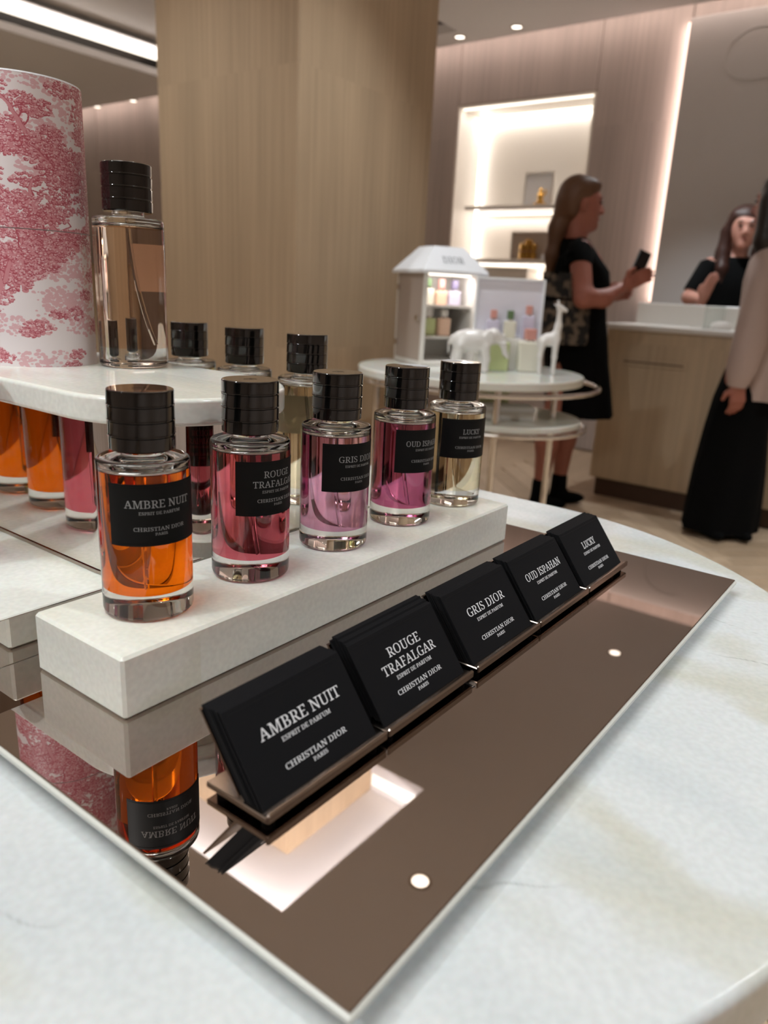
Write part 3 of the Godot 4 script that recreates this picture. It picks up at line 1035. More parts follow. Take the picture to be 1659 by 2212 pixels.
func words_for(name: Array, k: float, kh: float, h0: float) -> Array:
	# rows of [text, width, cap height, baseline]; sizes as on the cards, scaled
	var out := []
	if name.size() == 1:
		out.append([name[0][0], name[0][1] * k, 0.0055 * kh, h0 + 0.0251 * kh])
		out.append(["ESPRIT DE PARFUM", 0.0322 * k, 0.0021 * kh, h0 + 0.0205 * kh])
	else:
		out.append([name[0][0], name[0][1] * k, 0.0053 * kh, h0 + 0.0287 * kh])
		out.append([name[1][0], name[1][1] * k, 0.0053 * kh, h0 + 0.0209 * kh])
		out.append(["ESPRIT DE PARFUM", 0.0320 * k, 0.0021 * kh, h0 + 0.0165 * kh])
	out.append(["CHRISTIAN DIOR", 0.0405 * k, 0.0027 * kh, h0 + 0.0090 * kh])
	out.append(["PARIS", 0.0094 * k, 0.0019 * kh, h0 + 0.0057 * kh])
	return out

const NAMES := [[["AMBRE NUIT", 0.0530]], [["ROUGE", 0.0290], ["TRAFALGAR", 0.0480]], [["GRIS DIOR", 0.0450]], [["OUD ISPAHAN", 0.0540]], [["LUCKY", 0.0240]]]
const ZS := [-0.0998, -0.1788, -0.2614, -0.3456, -0.4256]

func bottles() -> void:
	var liq := [M.liquid_amber, M.liquid_red, M.liquid_mauve, M.liquid_magenta, M.liquid_champagne]
	var said := ["orange amber perfume bottle with black cap at the near end of the white riser", "raspberry red perfume bottle with a two-line black label on the white riser", "pale mauve perfume bottle with black cap, middle of the white riser row", "deep magenta perfume bottle with black cap on the white riser", "pale champagne perfume bottle with black cap at the far end of the white riser"]
	var ang := [17.0, 1.0, 7.5, 6.0, 25.0]
	for i in 5:
		bottle("perfume_bottle", said[i], Vector3(-0.235, 0.0352, ZS[i]), -deg_to_rad(ang[i]), liq[i], 1.0, 0.0, "tester bottles on the white riser", words_for(NAMES[i], 0.71, 0.78, 0.0015), M.label_black, 72)
	# tall bottle on the shelf, its pale label turned away from the can
	bottle("tall_bottle", "tall clear blush perfume bottle with black cap beside the pink can", Vector3(-0.458, 0.1431, -0.253), deg_to_rad(97.0), M.liquid_blush, 1.13, 0.0165, "", [], M.label_blush, 72, 46.0)
	# tall testers behind the drum
	var far := [[-0.385, M.liquid_champagne, "tall clear perfume bottle behind the rounded end of the raised shelf"], [-0.471, M.liquid_straw, "tall pale straw perfume bottle second from the shelf's rounded end, behind it"], [-0.557, M.liquid_straw, "tall pale yellow perfume bottle third from the shelf's rounded end, behind it"], [-0.645, M.liquid_champagne, "tall perfume bottle behind the shelf between pink can and clear bottle"]]
	for f in far:
		bottle("tall_bottle", f[2], Vector3(f[0], 0.0122, -0.392), PI / 2, f[1], 1.10, 0.0215, "tall bottles behind the raised shelf", [], M.label_pale, 56)
	# bottles before the drum, seen as its reflections
	for f in [[-0.452, -0.072, M.liquid_red, "red perfume bottle standing before the chrome drum, mirrored in it beside two amber ones"], [-0.530, -0.062, M.liquid_amber, "amber perfume bottle before the chrome drum, mirrored next to the red one"], [-0.600, -0.058, M.liquid_amber, "amber perfume bottle before the chrome drum, mirrored next to the yellow one"], [-0.690, -0.040, M.liquid_yellow, "yellow perfume bottle standing before the chrome drum beside the amber ones"]]:
		bottle("perfume_bottle", f[3], Vector3(f[0], 0.0122, f[1]), -PI / 2, f[2], 1.08, 0.018, "bottles before the chrome drum", [], M.label_black, 48)

func cards() -> void:
	var near := ["amber", "raspberry red", "pale mauve", "deep magenta", "champagne"]
	var start := [-0.0412, -0.1247, -0.2123, -0.2958, -0.3793]
	var tilt := Vector3(-0.02646, 0.03527, 0).normalized()   # up the card
	var plate := Soup.new()
	plate.box(Vector3(-0.0977, 0.0045, -0.0413), Vector3(0.0384, 0.0030, 0.0822), 0.0005)
	var plate_m := plate.mesh()
	var lip := Soup.new()
	lip.box(Vector3(-0.0793, 0.0052, -0.0413), Vector3(0.0022, 0.0048, 0.0822), 0.0008)
	var lip_m := lip.mesh()
	var foot := Soup.new()
	foot.extrude(circle(0.003, 14), 0.0, 0.0031)
	var foot_m := foot.mesh()
	var backp := Soup.new()
	var bn := Vector3(tilt.y, -tilt.x, 0)
	var b0 := Vector3(-0.0985, 0.006, 0)
	var prof := [b0, b0 + tilt * 0.040, b0 + tilt * 0.040 - Vector3(0.0014, 0, 0), b0 - Vector3(0.0014, 0, 0)]
	slab_along_z(backp, prof, -0.003, -0.0795)
	var back_m := backp.mesh()
	var cw := 0.0762
	var ch := 0.0442
	var th := 0.00098
	var card := Soup.new()
	slab_along_z(card, [Vector3.ZERO, tilt * ch, tilt * ch - Vector3(th * 0.86, 0, 0), Vector3(-th * 0.86, 0, 0)], 0.0, -cw)
	var card_m := card.mesh()
	for i in 5:
		var z0: float = start[i]
		var h := thing("card_holder", "bronze metal card holder with low front lip opposite the %s bottle" % near[i], "card holder", Vector3(0, 0, z0), 0.0, "bronze card holders on the mirror tray")
		place("base_plate", plate_m, M.bronze_metal, h)
		place("front_lip", lip_m, M.bronze_metal, h)
		place("back_rest", back_m, M.bronze_metal, h)
		for q in [[-0.084, -0.006], [-0.112, -0.006], [-0.084, -0.076], [-0.112, -0.076]]:
			place("foot", foot_m, M.card_black, h).position = Vector3(q[0], 0.0, q[1])
		var n := 11
		for k in n:
			var at := Vector3(-0.0830 - th * k * 1.08, 0.0061, z0 - 0.0024 - (0.0 if k == 0 else rng.randf_range(-0.0008, 0.0012)))
			if i == 1 and k > 2:
				at += tilt * (0.0012 * ((k / 3) % 3))
			if i == 4 and k > 3:
				at.z -= 0.0012
			if k == 0:
				var f := thing("scent_card", "black scent card with white lettering, front of the stack opposite the %s bottle" % near[i], "card", at)
				place("card", card_m, M.card_black, f)
				var s := Soup.new()
				for w in words_for(NAMES[i], 1.0, 1.0, 0.0):
					lettering(w[0], w[1], w[2], false, func(x: float, y: float, d: float) -> Vector3:
						return tilt * (w[3] + y) + bn * (0.00001 + 0.00009 * d) + Vector3(0, 0, -cw * 0.52 - x), s)
				build("lettering", s, M.white_ink, f)
				var bs := Soup.new()
				for e in [[0.0016, 0.0020, ch - 0.0020, ch - 0.0016]]:
					for yy in [ch - 0.0024]:
						bs.quad(tilt * yy + bn * 0.00008 + Vector3(0, 0, -0.003), tilt * yy + bn * 0.00008 + Vector3(0, 0, -cw + 0.003), tilt * (yy + 0.0003) + bn * 0.00008 + Vector3(0, 0, -cw + 0.003), tilt * (yy + 0.0003) + bn * 0.00008 + Vector3(0, 0, -0.003))
				build("embossed_line", bs, M.label_black, f)
			else:
				var c := place("scent_card", card_m, M.card_black)
				c.position = at
				tag(c, "plain black card stacked behind the front card opposite the %s bottle" % near[i], "card", "cards behind the %s bottle's front card" % near[i])

func slab_along_z(s: Soup, prof: Array, z0: float, z1: float) -> void:
	var n := prof.size()
	for i in n:
		var j := (i + 1) % n
		var a: Vector3 = prof[i] + Vector3(0, 0, z0)
		var b: Vector3 = prof[j] + Vector3(0, 0, z0)
		var c: Vector3 = prof[j] + Vector3(0, 0, z1)
		var d: Vector3 = prof[i] + Vector3(0, 0, z1)
		s.quad(a, d, c, b)
	for i in range(1, n - 1):
		s.tri(prof[0] + Vector3(0, 0, z0), prof[i] + Vector3(0, 0, z0), prof[i + 1] + Vector3(0, 0, z0))
		s.tri(prof[0] + Vector3(0, 0, z1), prof[i + 1] + Vector3(0, 0, z1), prof[i] + Vector3(0, 0, z1))

func small_bottle(called: String, label: String, at: Vector3, turn: float, w: float, h: float, body: Material, capm: Material, cap_h: float) -> void:
	var o := thing(called, label, "bottle", at, turn, "small bottles round the white house display")
	part_box("body", Vector3(0, h / 2, 0), Vector3(w, h, w * 0.6), body, o, w * 0.06)
	part_box("neck", Vector3(0, h + 0.003, 0), Vector3(w * 0.3, 0.008, w * 0.3), M.chrome, o)
	part_box("cap", Vector3(0, h + 0.006 + cap_h / 2, 0), Vector3(w * 0.5, cap_h, w * 0.42), capm, o, w * 0.03)

func side_table() -> void:
	var C := Vector3(-1.276, -0.04, -2.216)
	var X := Vector3(cos(YAW), 0, -sin(YAW))
	var Z := Vector3(sin(YAW), 0, cos(YAW))
	var o := thing("side_table", "two-tier round marble side table with chrome legs beside the column", "table", Vector3(C.x, FLOOR, C.z))
	var s := Soup.new()
	s.extrude(circle(0.40, 72), 0.832, 0.86, 0.005, 0.005, 3)
	build("tabletop", s, M.shelf_onyx, o)
	var off := X * 0.02
	s = Soup.new()
	var pts := []
	var rad := []
	for i in 65:
		var a := TAU * i / 64
		pts.append(Vector3(cos(a) * 0.435, 0.822, sin(a) * 0.435) + off)
		rad.append(0.008)
	s.tube(pts, rad, 10)
	build("hoop", s, M.chrome, o)
	var lowc := Vector3(-0.986, 0, -2.215) - Vector3(C.x, 0, C.z) + Z * -0.06 - X * 0.12
	s = Soup.new()
	s.extrude(circle(0.27, 60, Vector2(lowc.x, lowc.z)), 0.70, 0.72, 0.004, 0.004, 3)
	build("lower_shelf", s, M.shelf_onyx, o)
	s = Soup.new()
	pts = []
	rad = []
	for i in 65:
		var a := TAU * i / 64
		pts.append(Vector3(cos(a) * 0.285, 0.692, sin(a) * 0.285) + lowc)
		rad.append(0.007)
	s.tube(pts, rad, 10)
	build("hoop", s, M.chrome, o)
	for q in [X * 0.06 + Z * 0.34, X * 0.275 + Z * 0.18, X * -0.33 + Z * 0.05, X * 0.05 - Z * 0.34]:
		s = Soup.new()
		s.tube([q + Vector3(0, 0.003, 0), q + Vector3(0, 0.83, 0)], [0.011, 0.011], 14)
		build("leg", s, M.chrome, o)
	var on := func(x: float, z: float) -> Vector3: return C + X * x + Z * z + Vector3(0, 0.001, 0)
	# white house display
	var turn := YAW + deg_to_rad(24.0)
	var corner: Vector3 = on.call(-0.180, -0.01)
	var bs := Basis(Vector3.UP, turn)
	var hs := 0.23
	var hc: Vector3 = corner + bs * Vector3(hs / 2, 0, -hs / 2)
	var hd := thing("house_display", "white house-shaped display case with sloping roof and open shelved front", "display case", hc, turn)
	part_box("floor_board", Vector3(0, 0.008, 0), Vector3(hs, 0.016, hs), M.white_lacquer, hd, 0.002)
	part_box("back_wall", Vector3(0, 0.172, -hs / 2 + 0.004), Vector3(hs, 0.312, 0.008), M.white_lacquer, hd)
	part_box("side_wall", Vector3(hs / 2 - 0.004, 0.172, 0), Vector3(0.008, 0.312, hs), M.white_lacquer, hd)
	var door := part_box("door", Vector3(-hs / 2 + 0.004, 0.172, 0), Vector3(0.008, 0.312, hs - 0.016), M.taupe_panel, hd, 0.001)
	part_box("latch", Vector3(-hs / 2 - 0.005, 0.165, hs / 2 - 0.035), Vector3(0.010, 0.020, 0.024), M.chrome, door, 0.002)
	for y in [0.07, 0.27]:
		part_box("hinge", Vector3(-hs / 2 - 0.004, y, -hs / 2 + 0.02), Vector3(0.010, 0.022, 0.014), M.chrome, door, 0.002)
	for q in [-1, 1]:
		part_box("corner_post", Vector3(q * (hs / 2 - 0.007), 0.172, hs / 2 - 0.007), Vector3(0.014, 0.312, 0.014), M.white_lacquer, hd, 0.001)
	for y in [0.098, 0.208]:
		part_box("shelf", Vector3(0, y, -0.02), Vector3(hs - 0.018, 0.008, hs - 0.06), M.white_lacquer, hd)
	part_box("added_light_strip", Vector3(0, 0.318, 0.06), Vector3(hs - 0.04, 0.006, 0.012), M.led_white, hd)  # unseen strip under the roof, placed to light the case inside
	area(hd, Vector3(0, 0.312, 0.06), Vector3(0, -1, -0.25), Vector2(hs - 0.04, 0.02), 0.03, Color(1.0, 0.97, 0.95))
	s = Soup.new()
	var e := hs / 2 + 0.016
	var t := hs / 2 - 0.055
	var ry := 0.330
	var rt := 0.414
	s.box(Vector3(0, ry - 0.004, 0), Vector3(e * 2, 0.012, e * 2), 0.001)
	for k in 4:
		var r := Basis(Vector3.UP, k * PI / 2)
		s.quad(r * Vector3(-e, ry, e), r * Vector3(e, ry, e), r * Vector3(t, rt, t), r * Vector3(-t, rt, t))
	s.quad(Vector3(-t, rt, t), Vector3(t, rt, t), Vector3(t, rt, -t), Vector3(-t, rt, -t))
	var roof := build("roof", s, M.paper_white, hd, 20.0)
	var ls := Soup.new()
	var ru := Vector3(0, rt - ry, t - e).normalized()
	lettering("DIOR", 0.085, 0.028, false, func(x: float, y: float, d: float) -> Vector3:
		return Vector3(x, ry, e) + ru * (0.035 + y) + Vector3(0, -ru.z, ru.y) * (0.0006 + 0.0004 * d), ls)
	build("lettering", ls, M.grey_ink, roof)
	var hin := func(x: float, y: float, z: float) -> Vector3: return hc + bs * Vector3(x, y, z)
	small_bottle("small_bottle", "small bottle with green cap on the house display's upper shelf", hin.call(-0.055, 0.213, 0.02), turn, 0.045, 0.055, M.body_pale, M.cap_green, 0.03)
	small_bottle("small_bottle", "small bottle with pink cap on the house display's upper shelf", hin.call(0.0, 0.213, 0.02), turn, 0.042, 0.05, M.body_peach, M.cap_pink, 0.034)
	small_bottle("small_bottle", "small bottle with lilac cap on the house display's upper shelf", hin.call(0.055, 0.213, 0.02), turn, 0.045, 0.05, M.body_lilac, M.cap_lilac, 0.032)
	small_bottle("small_bottle", "green bottle on the house display's middle shelf", hin.call(-0.05, 0.103, 0.03), turn, 0.05, 0.062, M.body_green, M.white_lacquer, 0.03)
	small_bottle("small_bottle", "peach bottle on the house display's middle shelf", hin.call(0.012, 0.103, 0.03), turn, 0.05, 0.064, M.body_peach, M.white_lacquer, 0.024)
	# panel and plinth
	var pz := -0.06
	var pc: Vector3 = on.call(0.135, pz)
	var pl := thing("picture_panel", "pale lilac picture panel on a white block beside the house display", "panel", pc, YAW)
	part_box("block", Vector3(0.0, 0.055, 0.0), Vector3(0.25, 0.11, 0.06), M.white_lacquer, pl, 0.003)
	part_box("panel", Vector3(-0.005, 0.215, -0.02), Vector3(0.245, 0.205, 0.012), M.acrylic_white, pl, 0.002)
	for q in [-1, 1]:
		part_box("frame_side", Vector3(-0.005 + q * 0.119, 0.215, -0.012), Vector3(0.008, 0.205, 0.012), M.paper_white, pl)
		part_box("frame_rail", Vector3(-0.005, 0.215 + q * 0.099, -0.012), Vector3(0.228, 0.008, 0.012), M.paper_white, pl)
	for q in [[-0.06, M.cap_pink, M.body_lilac, "pink"], [0.0, M.cap_green, M.body_pale, "green"], [0.065, M.cap_pink, M.body_lilac, "rose"]]:
		small_bottle("small_bottle", "small bottle with %s cap before the lilac picture panel" % q[3], pc + bsy(Vector3(q[0], 0.111, 0.012)), YAW, 0.044, 0.06 + (0.02 if q[0] > 0.03 else 0.0), q[2], q[1], 0.03)
	small_bottle("square_bottle", "pale green square bottle behind the white elephant", on.call(0.098, 0.0), YAW, 0.07, 0.10, M.body_green, M.white_lacquer, 0.02)
	small_bottle("square_bottle", "large pale square bottle with taupe cap beside the white giraffe", on.call(0.205, -0.002), YAW + 0.1, 0.078, 0.105, M.body_pale, M.cap_pink, 0.038)
	small_bottle("square_bottle", "pale green bottle standing on the lower round shelf", Vector3(C.x, FLOOR + 0.721, C.z) + lowc + X * -0.02 - Z * 0.10, YAW, 0.10, 0.085, M.body_green, M.white_lacquer, 0.02)
	var tb := thing("gift_box", "low white gift box lying on the lower round shelf", "box", Vector3(C.x, FLOOR + 0.721, C.z) + lowc + X * 0.0 + Z * 0.08, YAW + 0.1)
	part_box("base", Vector3(0, 0.014, 0), Vector3(0.17, 0.028, 0.09), M.white_lacquer, tb, 0.002)
	part_box("lid", Vector3(0, 0.036, 0), Vector3(0.176, 0.016, 0.096), M.paper_white, tb, 0.002)
	elephant(on.call(-0.005, 0.09))
	giraffe(on.call(0.262, 0.055))

func bsy(v: Vector3) -> Vector3:
	return Basis(Vector3.UP, YAW) * v

func elephant(at: Vector3) -> void:
	var F := Field.new(Vector3(-0.12, -0.01, -0.06), Vector3(0.15, 0.17, 0.06), 0.0042)
	F.ell(Vector3(-0.012, 0.102, 0), Vector3(0.066, 0.040, 0.036), 0.012)
	F.ell(Vector3(0.02, 0.106, 0), Vector3(0.042, 0.036, 0.034), 0.012)
	F.ell(Vector3(0.068, 0.122, 0), Vector3(0.026, 0.028, 0.024), 0.014)
	F.chain([Vector3(0.084, 0.116, 0), Vector3(0.104, 0.096, 0), Vector3(0.112, 0.068, 0), Vector3(0.122, 0.054, 0)], [0.015, 0.011, 0.008, 0.006], 0.01)
	for q in [[0.045, 0.02], [0.035, -0.02], [-0.048, 0.02], [-0.056, -0.02]]:
		F.chain([Vector3(q[0] * 0.9, 0.085, q[1]), Vector3(q[0] * 1.04, 0.045, q[1]), Vector3(q[0], 0.011, q[1])], [0.017, 0.0125, 0.0125], 0.01)
		F.ell(Vector3(q[0] + 0.001, 0.008, q[1]), Vector3(0.014, 0.008, 0.0135), 0.006)
	for z in [-1, 1]:
		F.ell(Vector3(0.052, 0.118, z * 0.027), Vector3(0.018, 0.027, 0.006), 0.006)
		F.chain([Vector3(0.085, 0.106, z * 0.013), Vector3(0.103, 0.098, z * 0.016), Vector3(0.112, 0.104, z * 0.016)], [0.004, 0.0035, 0.0025], 0.004)
	F.chain([Vector3(-0.074, 0.115, 0), Vector3(-0.084, 0.09, 0), Vector3(-0.082, 0.06, 0)], [0.005, 0.0035, 0.004], 0.006)
	var s := Soup.new()
	F.into(s)
	var o := build("elephant_figurine", s, M.figurine_white, null, 80.0)
	o.position = at
	o.rotation.y = YAW
	tag(o, "white elephant figurine standing on the round side table", "figurine")

func giraffe(at: Vector3) -> void:
	var F := Field.new(Vector3(-0.06, -0.01, -0.04), Vector3(0.07, 0.26, 0.04), 0.0036)
	F.ell(Vector3(0.0, 0.118, 0), Vector3(0.034, 0.023, 0.019), 0.01)
	F.chain([Vector3(0.02, 0.126, 0), Vector3(0.026, 0.165, 0), Vector3(0.024, 0.222, 0)], [0.018, 0.0105, 0.008], 0.012)
	F.chain([Vector3(0.022, 0.228, 0), Vector3(0.046, 0.218, 0)], [0.0105, 0.0065], 0.006)
	for z in [-1, 1]:
		F.cap(Vector3(0.018, 0.236, z * 0.005), Vector3(0.016, 0.250, z * 0.006), 0.003, 0.0032, 0.003)
		F.cap(Vector3(0.016, 0.232, z * 0.008), Vector3(0.008, 0.236, z * 0.018), 0.004, 0.003, 0.003)
		F.chain([Vector3(0.022, 0.11, z * 0.011), Vector3(0.023, 0.06, z * 0.012), Vector3(0.023, 0.004, z * 0.012)], [0.011, 0.0062, 0.0062], 0.008)
		F.chain([Vector3(-0.022, 0.11, z * 0.011), Vector3(-0.028, 0.06, z * 0.012), Vector3(-0.024, 0.004, z * 0.012)], [0.012, 0.0062, 0.0062], 0.008)
	F.chain([Vector3(-0.033, 0.122, 0), Vector3(-0.042, 0.09, 0)], [0.004, 0.003], 0.004)
	var s := Soup.new()
	F.into(s)
	var o := build("giraffe_figurine", s, M.figurine_white, null, 80.0)
	o.position = at
	o.rotation.y = YAW
	tag(o, "white giraffe figurine standing near the edge of the side table", "figurine")

# ---------------------------------------------------------------- people
func hand(s: Soup, wrist: Vector3, fwd: Vector3, side: Vector3, curl: float, thumb: float) -> void:
	# fwd: from wrist to knuckles, side: towards the thumb; fingers bend about the side axis
	var n := fwd.cross(side).normalized()
	var lo := wrist - Vector3.ONE * 0.06
	var hi := wrist + Vector3.ONE * 0.06
	lo = lo.min(wrist + fwd * 0.2 - Vector3.ONE * 0.09)
	hi = hi.max(wrist + fwd * 0.2 + Vector3.ONE * 0.09)
	var F := Field.new(lo, hi, 0.0045)
	var k1 := wrist + fwd * 0.085
	F.cap(wrist - fwd * 0.02, wrist + fwd * 0.03, 0.026, 0.026, 0.01)
	for i in 4:
		var a: float = [0.028, 0.010, -0.008, -0.025][i]
		var L: float = [0.070, 0.080, 0.074, 0.058][i]
		var base := k1 + side * a
		F.cap(wrist + side * a * 0.6 + fwd * 0.02, base, 0.016, 0.0125, 0.012)
		var d := fwd
		var p := base
		for j in 3:
			d = (d * cos(curl) + n * sin(curl)).normalized()
			var q: Vector3 = p + d * L * [0.45, 0.32, 0.25][j]
			F.cap(p, q, [0.0095, 0.0088, 0.0082][j], [0.0088, 0.0082, 0.0072][j], 0.004)
			p = q
	var tb := wrist + fwd * 0.025 + side * 0.022
	var t1 := tb + (fwd * 0.55 + side * 0.75 + n * 0.2 * thumb).normalized() * 0.038
	var t2 := t1 + (fwd * 0.85 + side * 0.25 + n * 0.5 * thumb).normalized() * 0.032
	F.chain([tb, t1, t2], [0.014, 0.011, 0.0085], 0.006)
	F.into(s)

func face(o: Node3D, c: Vector3, turn: float, smile: bool) -> void:
	# eyes and mouth as shallow pieces on a head whose centre is c, looking along +x before the turn
	var b := Basis(Vector3.UP, turn)
	for z in [-1, 1]:
		var s := Soup.new()
		s.ball(c + b * Vector3(0.083, 0.012, z * 0.031), Vector3(0.010, 0.007, 0.013), 12, 8)
		build("eye", s, M.eye_dark, o)
		s = Soup.new()
		s.tube([c + b * Vector3(0.086, 0.032, z * 0.014), c + b * Vector3(0.087, 0.038, z * 0.032), c + b * Vector3(0.074, 0.032, z * 0.052)], [0.003, 0.004, 0.002], 6)
		build("eyebrow", s, M.eye_dark, o)
	var m := Soup.new()
	m.ball(c + b * Vector3(0.083, -0.063, 0), Vector3(0.009, 0.008, 0.026 if smile else 0.020), 14, 8)
	build("mouth", m, M.lips, o)
	if smile:
		m = Soup.new()
		m.ball(c + b * Vector3(0.089, -0.062, 0), Vector3(0.005, 0.004, 0.018), 12, 6)
		build("teeth", m, M.teeth, o)

func head(F: Field, c: Vector3, turn: float) -> void:
	var b := Basis(Vector3.UP, turn)
	F.ell(c + Vector3(0, 0.03, 0) - b * Vector3(0.012, 0, 0), Vector3(0.092, 0.10, 0.086), 0.02)
	F.ell(c + b * Vector3(0.022, -0.03, 0), Vector3(0.066, 0.092, 0.066), 0.03)
	F.ell(c + b * Vector3(0.058, -0.098, 0), Vector3(0.028, 0.024, 0.030), 0.03)
	F.chain([c + b * Vector3(0.083, 0.012, 0), c + b * Vector3(0.104, -0.026, 0)], [0.009, 0.0125], 0.012)
	F.cap(c + b * Vector3(0.094, -0.031, -0.012), c + b * Vector3(0.094, -0.031, 0.012), 0.009, 0.009, 0.008)
	F.cap(c + b * Vector3(0.078, 0.034, -0.03), c + b * Vector3(0.078, 0.034, 0.03), 0.010, 0.010, 0.02)
	for z in [-1, 1]:
		F.ell(c + b * Vector3(-0.012, -0.004, z * 0.084), Vector3(0.017, 0.031, 0.017), 0.008)

func people() -> void:
	woman_in_dress()
	woman_behind_counter()
	woman_in_blouse()

func woman_in_dress() -> void:
	var o := thing("person", "woman in black short-sleeved dress with long hair, seen from the side, holding a phone", "person", Vector3(-1.5, FLOOR, -3.7), YAW)
	var hc := Vector3(-0.062, 1.572, 0)
	var s := Soup.new()
	var H := Field.new(Vector3(-0.2, 1.36, -0.14), Vector3(0.09, 1.74, 0.14), 0.008)
	head(H, hc, 0.0)
	H.cap(Vector3(-0.085, 1.52, 0), Vector3(-0.078, 1.385, 0), 0.053, 0.060, 0.03)
	H.into(s)
	var F := Field.new(Vector3(-0.30, 0.03, -0.32), Vector3(0.26, 1.45, 0.40), 0.013)
	F.cap(Vector3(-0.083, 1.44, 0), Vector3(-0.075, 1.36, 0), 0.052, 0.062, 0.03)
	F.cap(Vector3(-0.078, 1.345, -0.14), Vector3(-0.078, 1.345, 0.14), 0.058, 0.058, 0.05)
	F.ell(Vector3(-0.03, 1.24, 0), Vector3(0.115, 0.14, 0.15), 0.05)
	F.ell(Vector3(-0.02, 1.08, 0), Vector3(0.10, 0.13, 0.13), 0.05)
	F.ell(Vector3(-0.015, 0.92, 0), Vector3(0.125, 0.13, 0.16), 0.05)
	F.chain([Vector3(-0.088, 1.335, 0.17), Vector3(-0.075, 1.125, 0.305)], [0.054, 0.046], 0.03)
	F.chain([Vector3(-0.075, 1.125, 0.305), Vector3(0.03, 1.128, 0.275), Vector3(0.135, 1.188, 0.215)], [0.046, 0.041, 0.027], 0.02)
	F.chain([Vector3(-0.08, 1.335, -0.17), Vector3(-0.03, 1.115, -0.21), Vector3(0.13, 1.14, -0.14)], [0.052, 0.042, 0.027], 0.03)
	F.chain([Vector3(-0.04, 0.88, 0.085), Vector3(-0.11, 0.49, 0.08), Vector3(-0.125, 0.37, 0.08), Vector3(-0.135, 0.10, 0.08)], [0.088, 0.055, 0.058, 0.033], 0.03)
	F.chain([Vector3(0.0, 0.88, -0.085), Vector3(0.02, 0.49, -0.085), Vector3(0.01, 0.37, -0.085), Vector3(0.005, 0.10, -0.085)], [0.088, 0.055, 0.058, 0.033], 0.03)
	F.into(s)
	hand(s, Vector3(0.135, 1.188, 0.215), Vector3(0.82, 0.48, -0.2).normalized(), Vector3(-0.5, 0.84, 0.1).normalized(), 0.62, 1.0)
	hand(s, Vector3(0.13, 1.14, -0.14), Vector3(0.95, 0.2, 0.1).normalized(), Vector3(-0.2, 0.95, 0.1).normalized(), 0.4, 1.0)
	build("body", s, M.skin_warm, o, 80.0)
	face(o, hc, 0.0, false)
	s = Soup.new()
	s.loft([[0.525, 0.045, 0.0, 0.178, 0.20], [0.66, 0.025, 0.0, 0.172, 0.20], [0.80, 0.0, 0.0, 0.166, 0.198], [0.92, -0.012, 0.0, 0.160, 0.192], [1.02, -0.012, 0.0, 0.138, 0.172], [1.10, -0.012, 0.0, 0.126, 0.16], [1.18, -0.010, 0.0, 0.134, 0.168], [1.26, -0.024, 0.0, 0.132, 0.178], [1.32, -0.055, 0.0, 0.108, 0.188], [1.365, -0.073, 0.0, 0.090, 0.170], [1.395, -0.079, 0.0, 0.078, 0.115], [1.41, -0.080, 0.0, 0.068, 0.082]], 44, 0.035, 9)
	for z in [-1, 1]:
		s.tube([Vector3(-0.076, 1.365, z * 0.11), Vector3(-0.088, 1.335, z * 0.165), Vector3(-0.092, 1.27, z * 0.20)], [0.055, 0.068, 0.066], 20)
	build("dress", s, M.cloth_black, o, 60.0)
	s = Soup.new()
	var G := Field.new(Vector3(-0.3, 1.12, -0.15), Vector3(0.08, 1.75, 0.15), 0.010)
	G.ell(hc + Vector3(-0.028, 0.055, 0), Vector3(0.098, 0.088, 0.096), 0.02)
	G.ell(hc + Vector3(-0.062, 0.0, 0), Vector3(0.062, 0.09, 0.088), 0.03)
	G.ell(hc + Vector3(0.035, 0.092, 0), Vector3(0.048, 0.030, 0.066), 0.03)
	G.chain([Vector3(-0.150, 1.58, 0), Vector3(-0.172, 1.46, 0), Vector3(-0.185, 1.33, 0.0), Vector3(-0.200, 1.18, 0)], [0.045, 0.044, 0.036, 0.012], 0.03)
	G.into(s)
	build("hair", s, M.hair_brown, o, 80.0)
	for z in [0.08, -0.085]:
		var x := -0.135 if z > 0.0 else 0.005
		s = Soup.new()
		var B := Field.new(Vector3(x - 0.1, -0.005, z - 0.08), Vector3(x + 0.2, 0.2, z + 0.08), 0.009)
		B.cap(Vector3(x, 0.055, z), Vector3(x, 0.15, z), 0.047, 0.044, 0.02)
		B.ell(Vector3(x + 0.055, 0.034, z), Vector3(0.10, 0.034, 0.043), 0.03)
		B.ell(Vector3(x - 0.015, 0.022, z), Vector3(0.04, 0.022, 0.036), 0.01)
		B.into(s)
		build("shoe", s, M.cloth_black, o, 80.0)
	# what she carries
	var bx := Basis(Vector3.UP, YAW)
	var base := Vector3(-1.5, FLOOR, -3.7)
	var ph := thing("mobile_phone", "black mobile phone held up by the woman in the black dress", "phone", base + bx * Vector3(0.204, 1.285, 0.195))
	ph.basis = bx * Basis(Vector3.BACK, -0.30) * Basis(Vector3.UP, 0.35)
	part_box("case", Vector3.ZERO, Vector3(0.074, 0.152, 0.009), M.phone_black, ph, 0.003)
	part_box("screen", Vector3(0, 0, -0.0047), Vector3(0.068, 0.146, 0.001), M.black_lacquer, ph)
	var bg := thing("tote_bag", "dark printed cloth tote bag at the hip of the woman in the dress", "bag", base + bx * Vector3(-0.135, 0.90, 0.232), YAW)
	s = Soup.new()
	s.loft([[0.0, 0.01, 0.0, 0.105, 0.020], [0.02, 0.01, 0.0, 0.115, 0.024], [0.16, 0.0, 0.0, 0.118, 0.022], [0.30, -0.01, 0.0, 0.12, 0.018], [0.34, -0.015, 0.0, 0.12, 0.014]], 28)
	build("bag_body", s, M.bag_print, bg, 50.0)
	part_box("band", Vector3(0.0, 0.215, 0.0), Vector3(0.238, 0.018, 0.046), M.cloth_black, bg, 0.006)
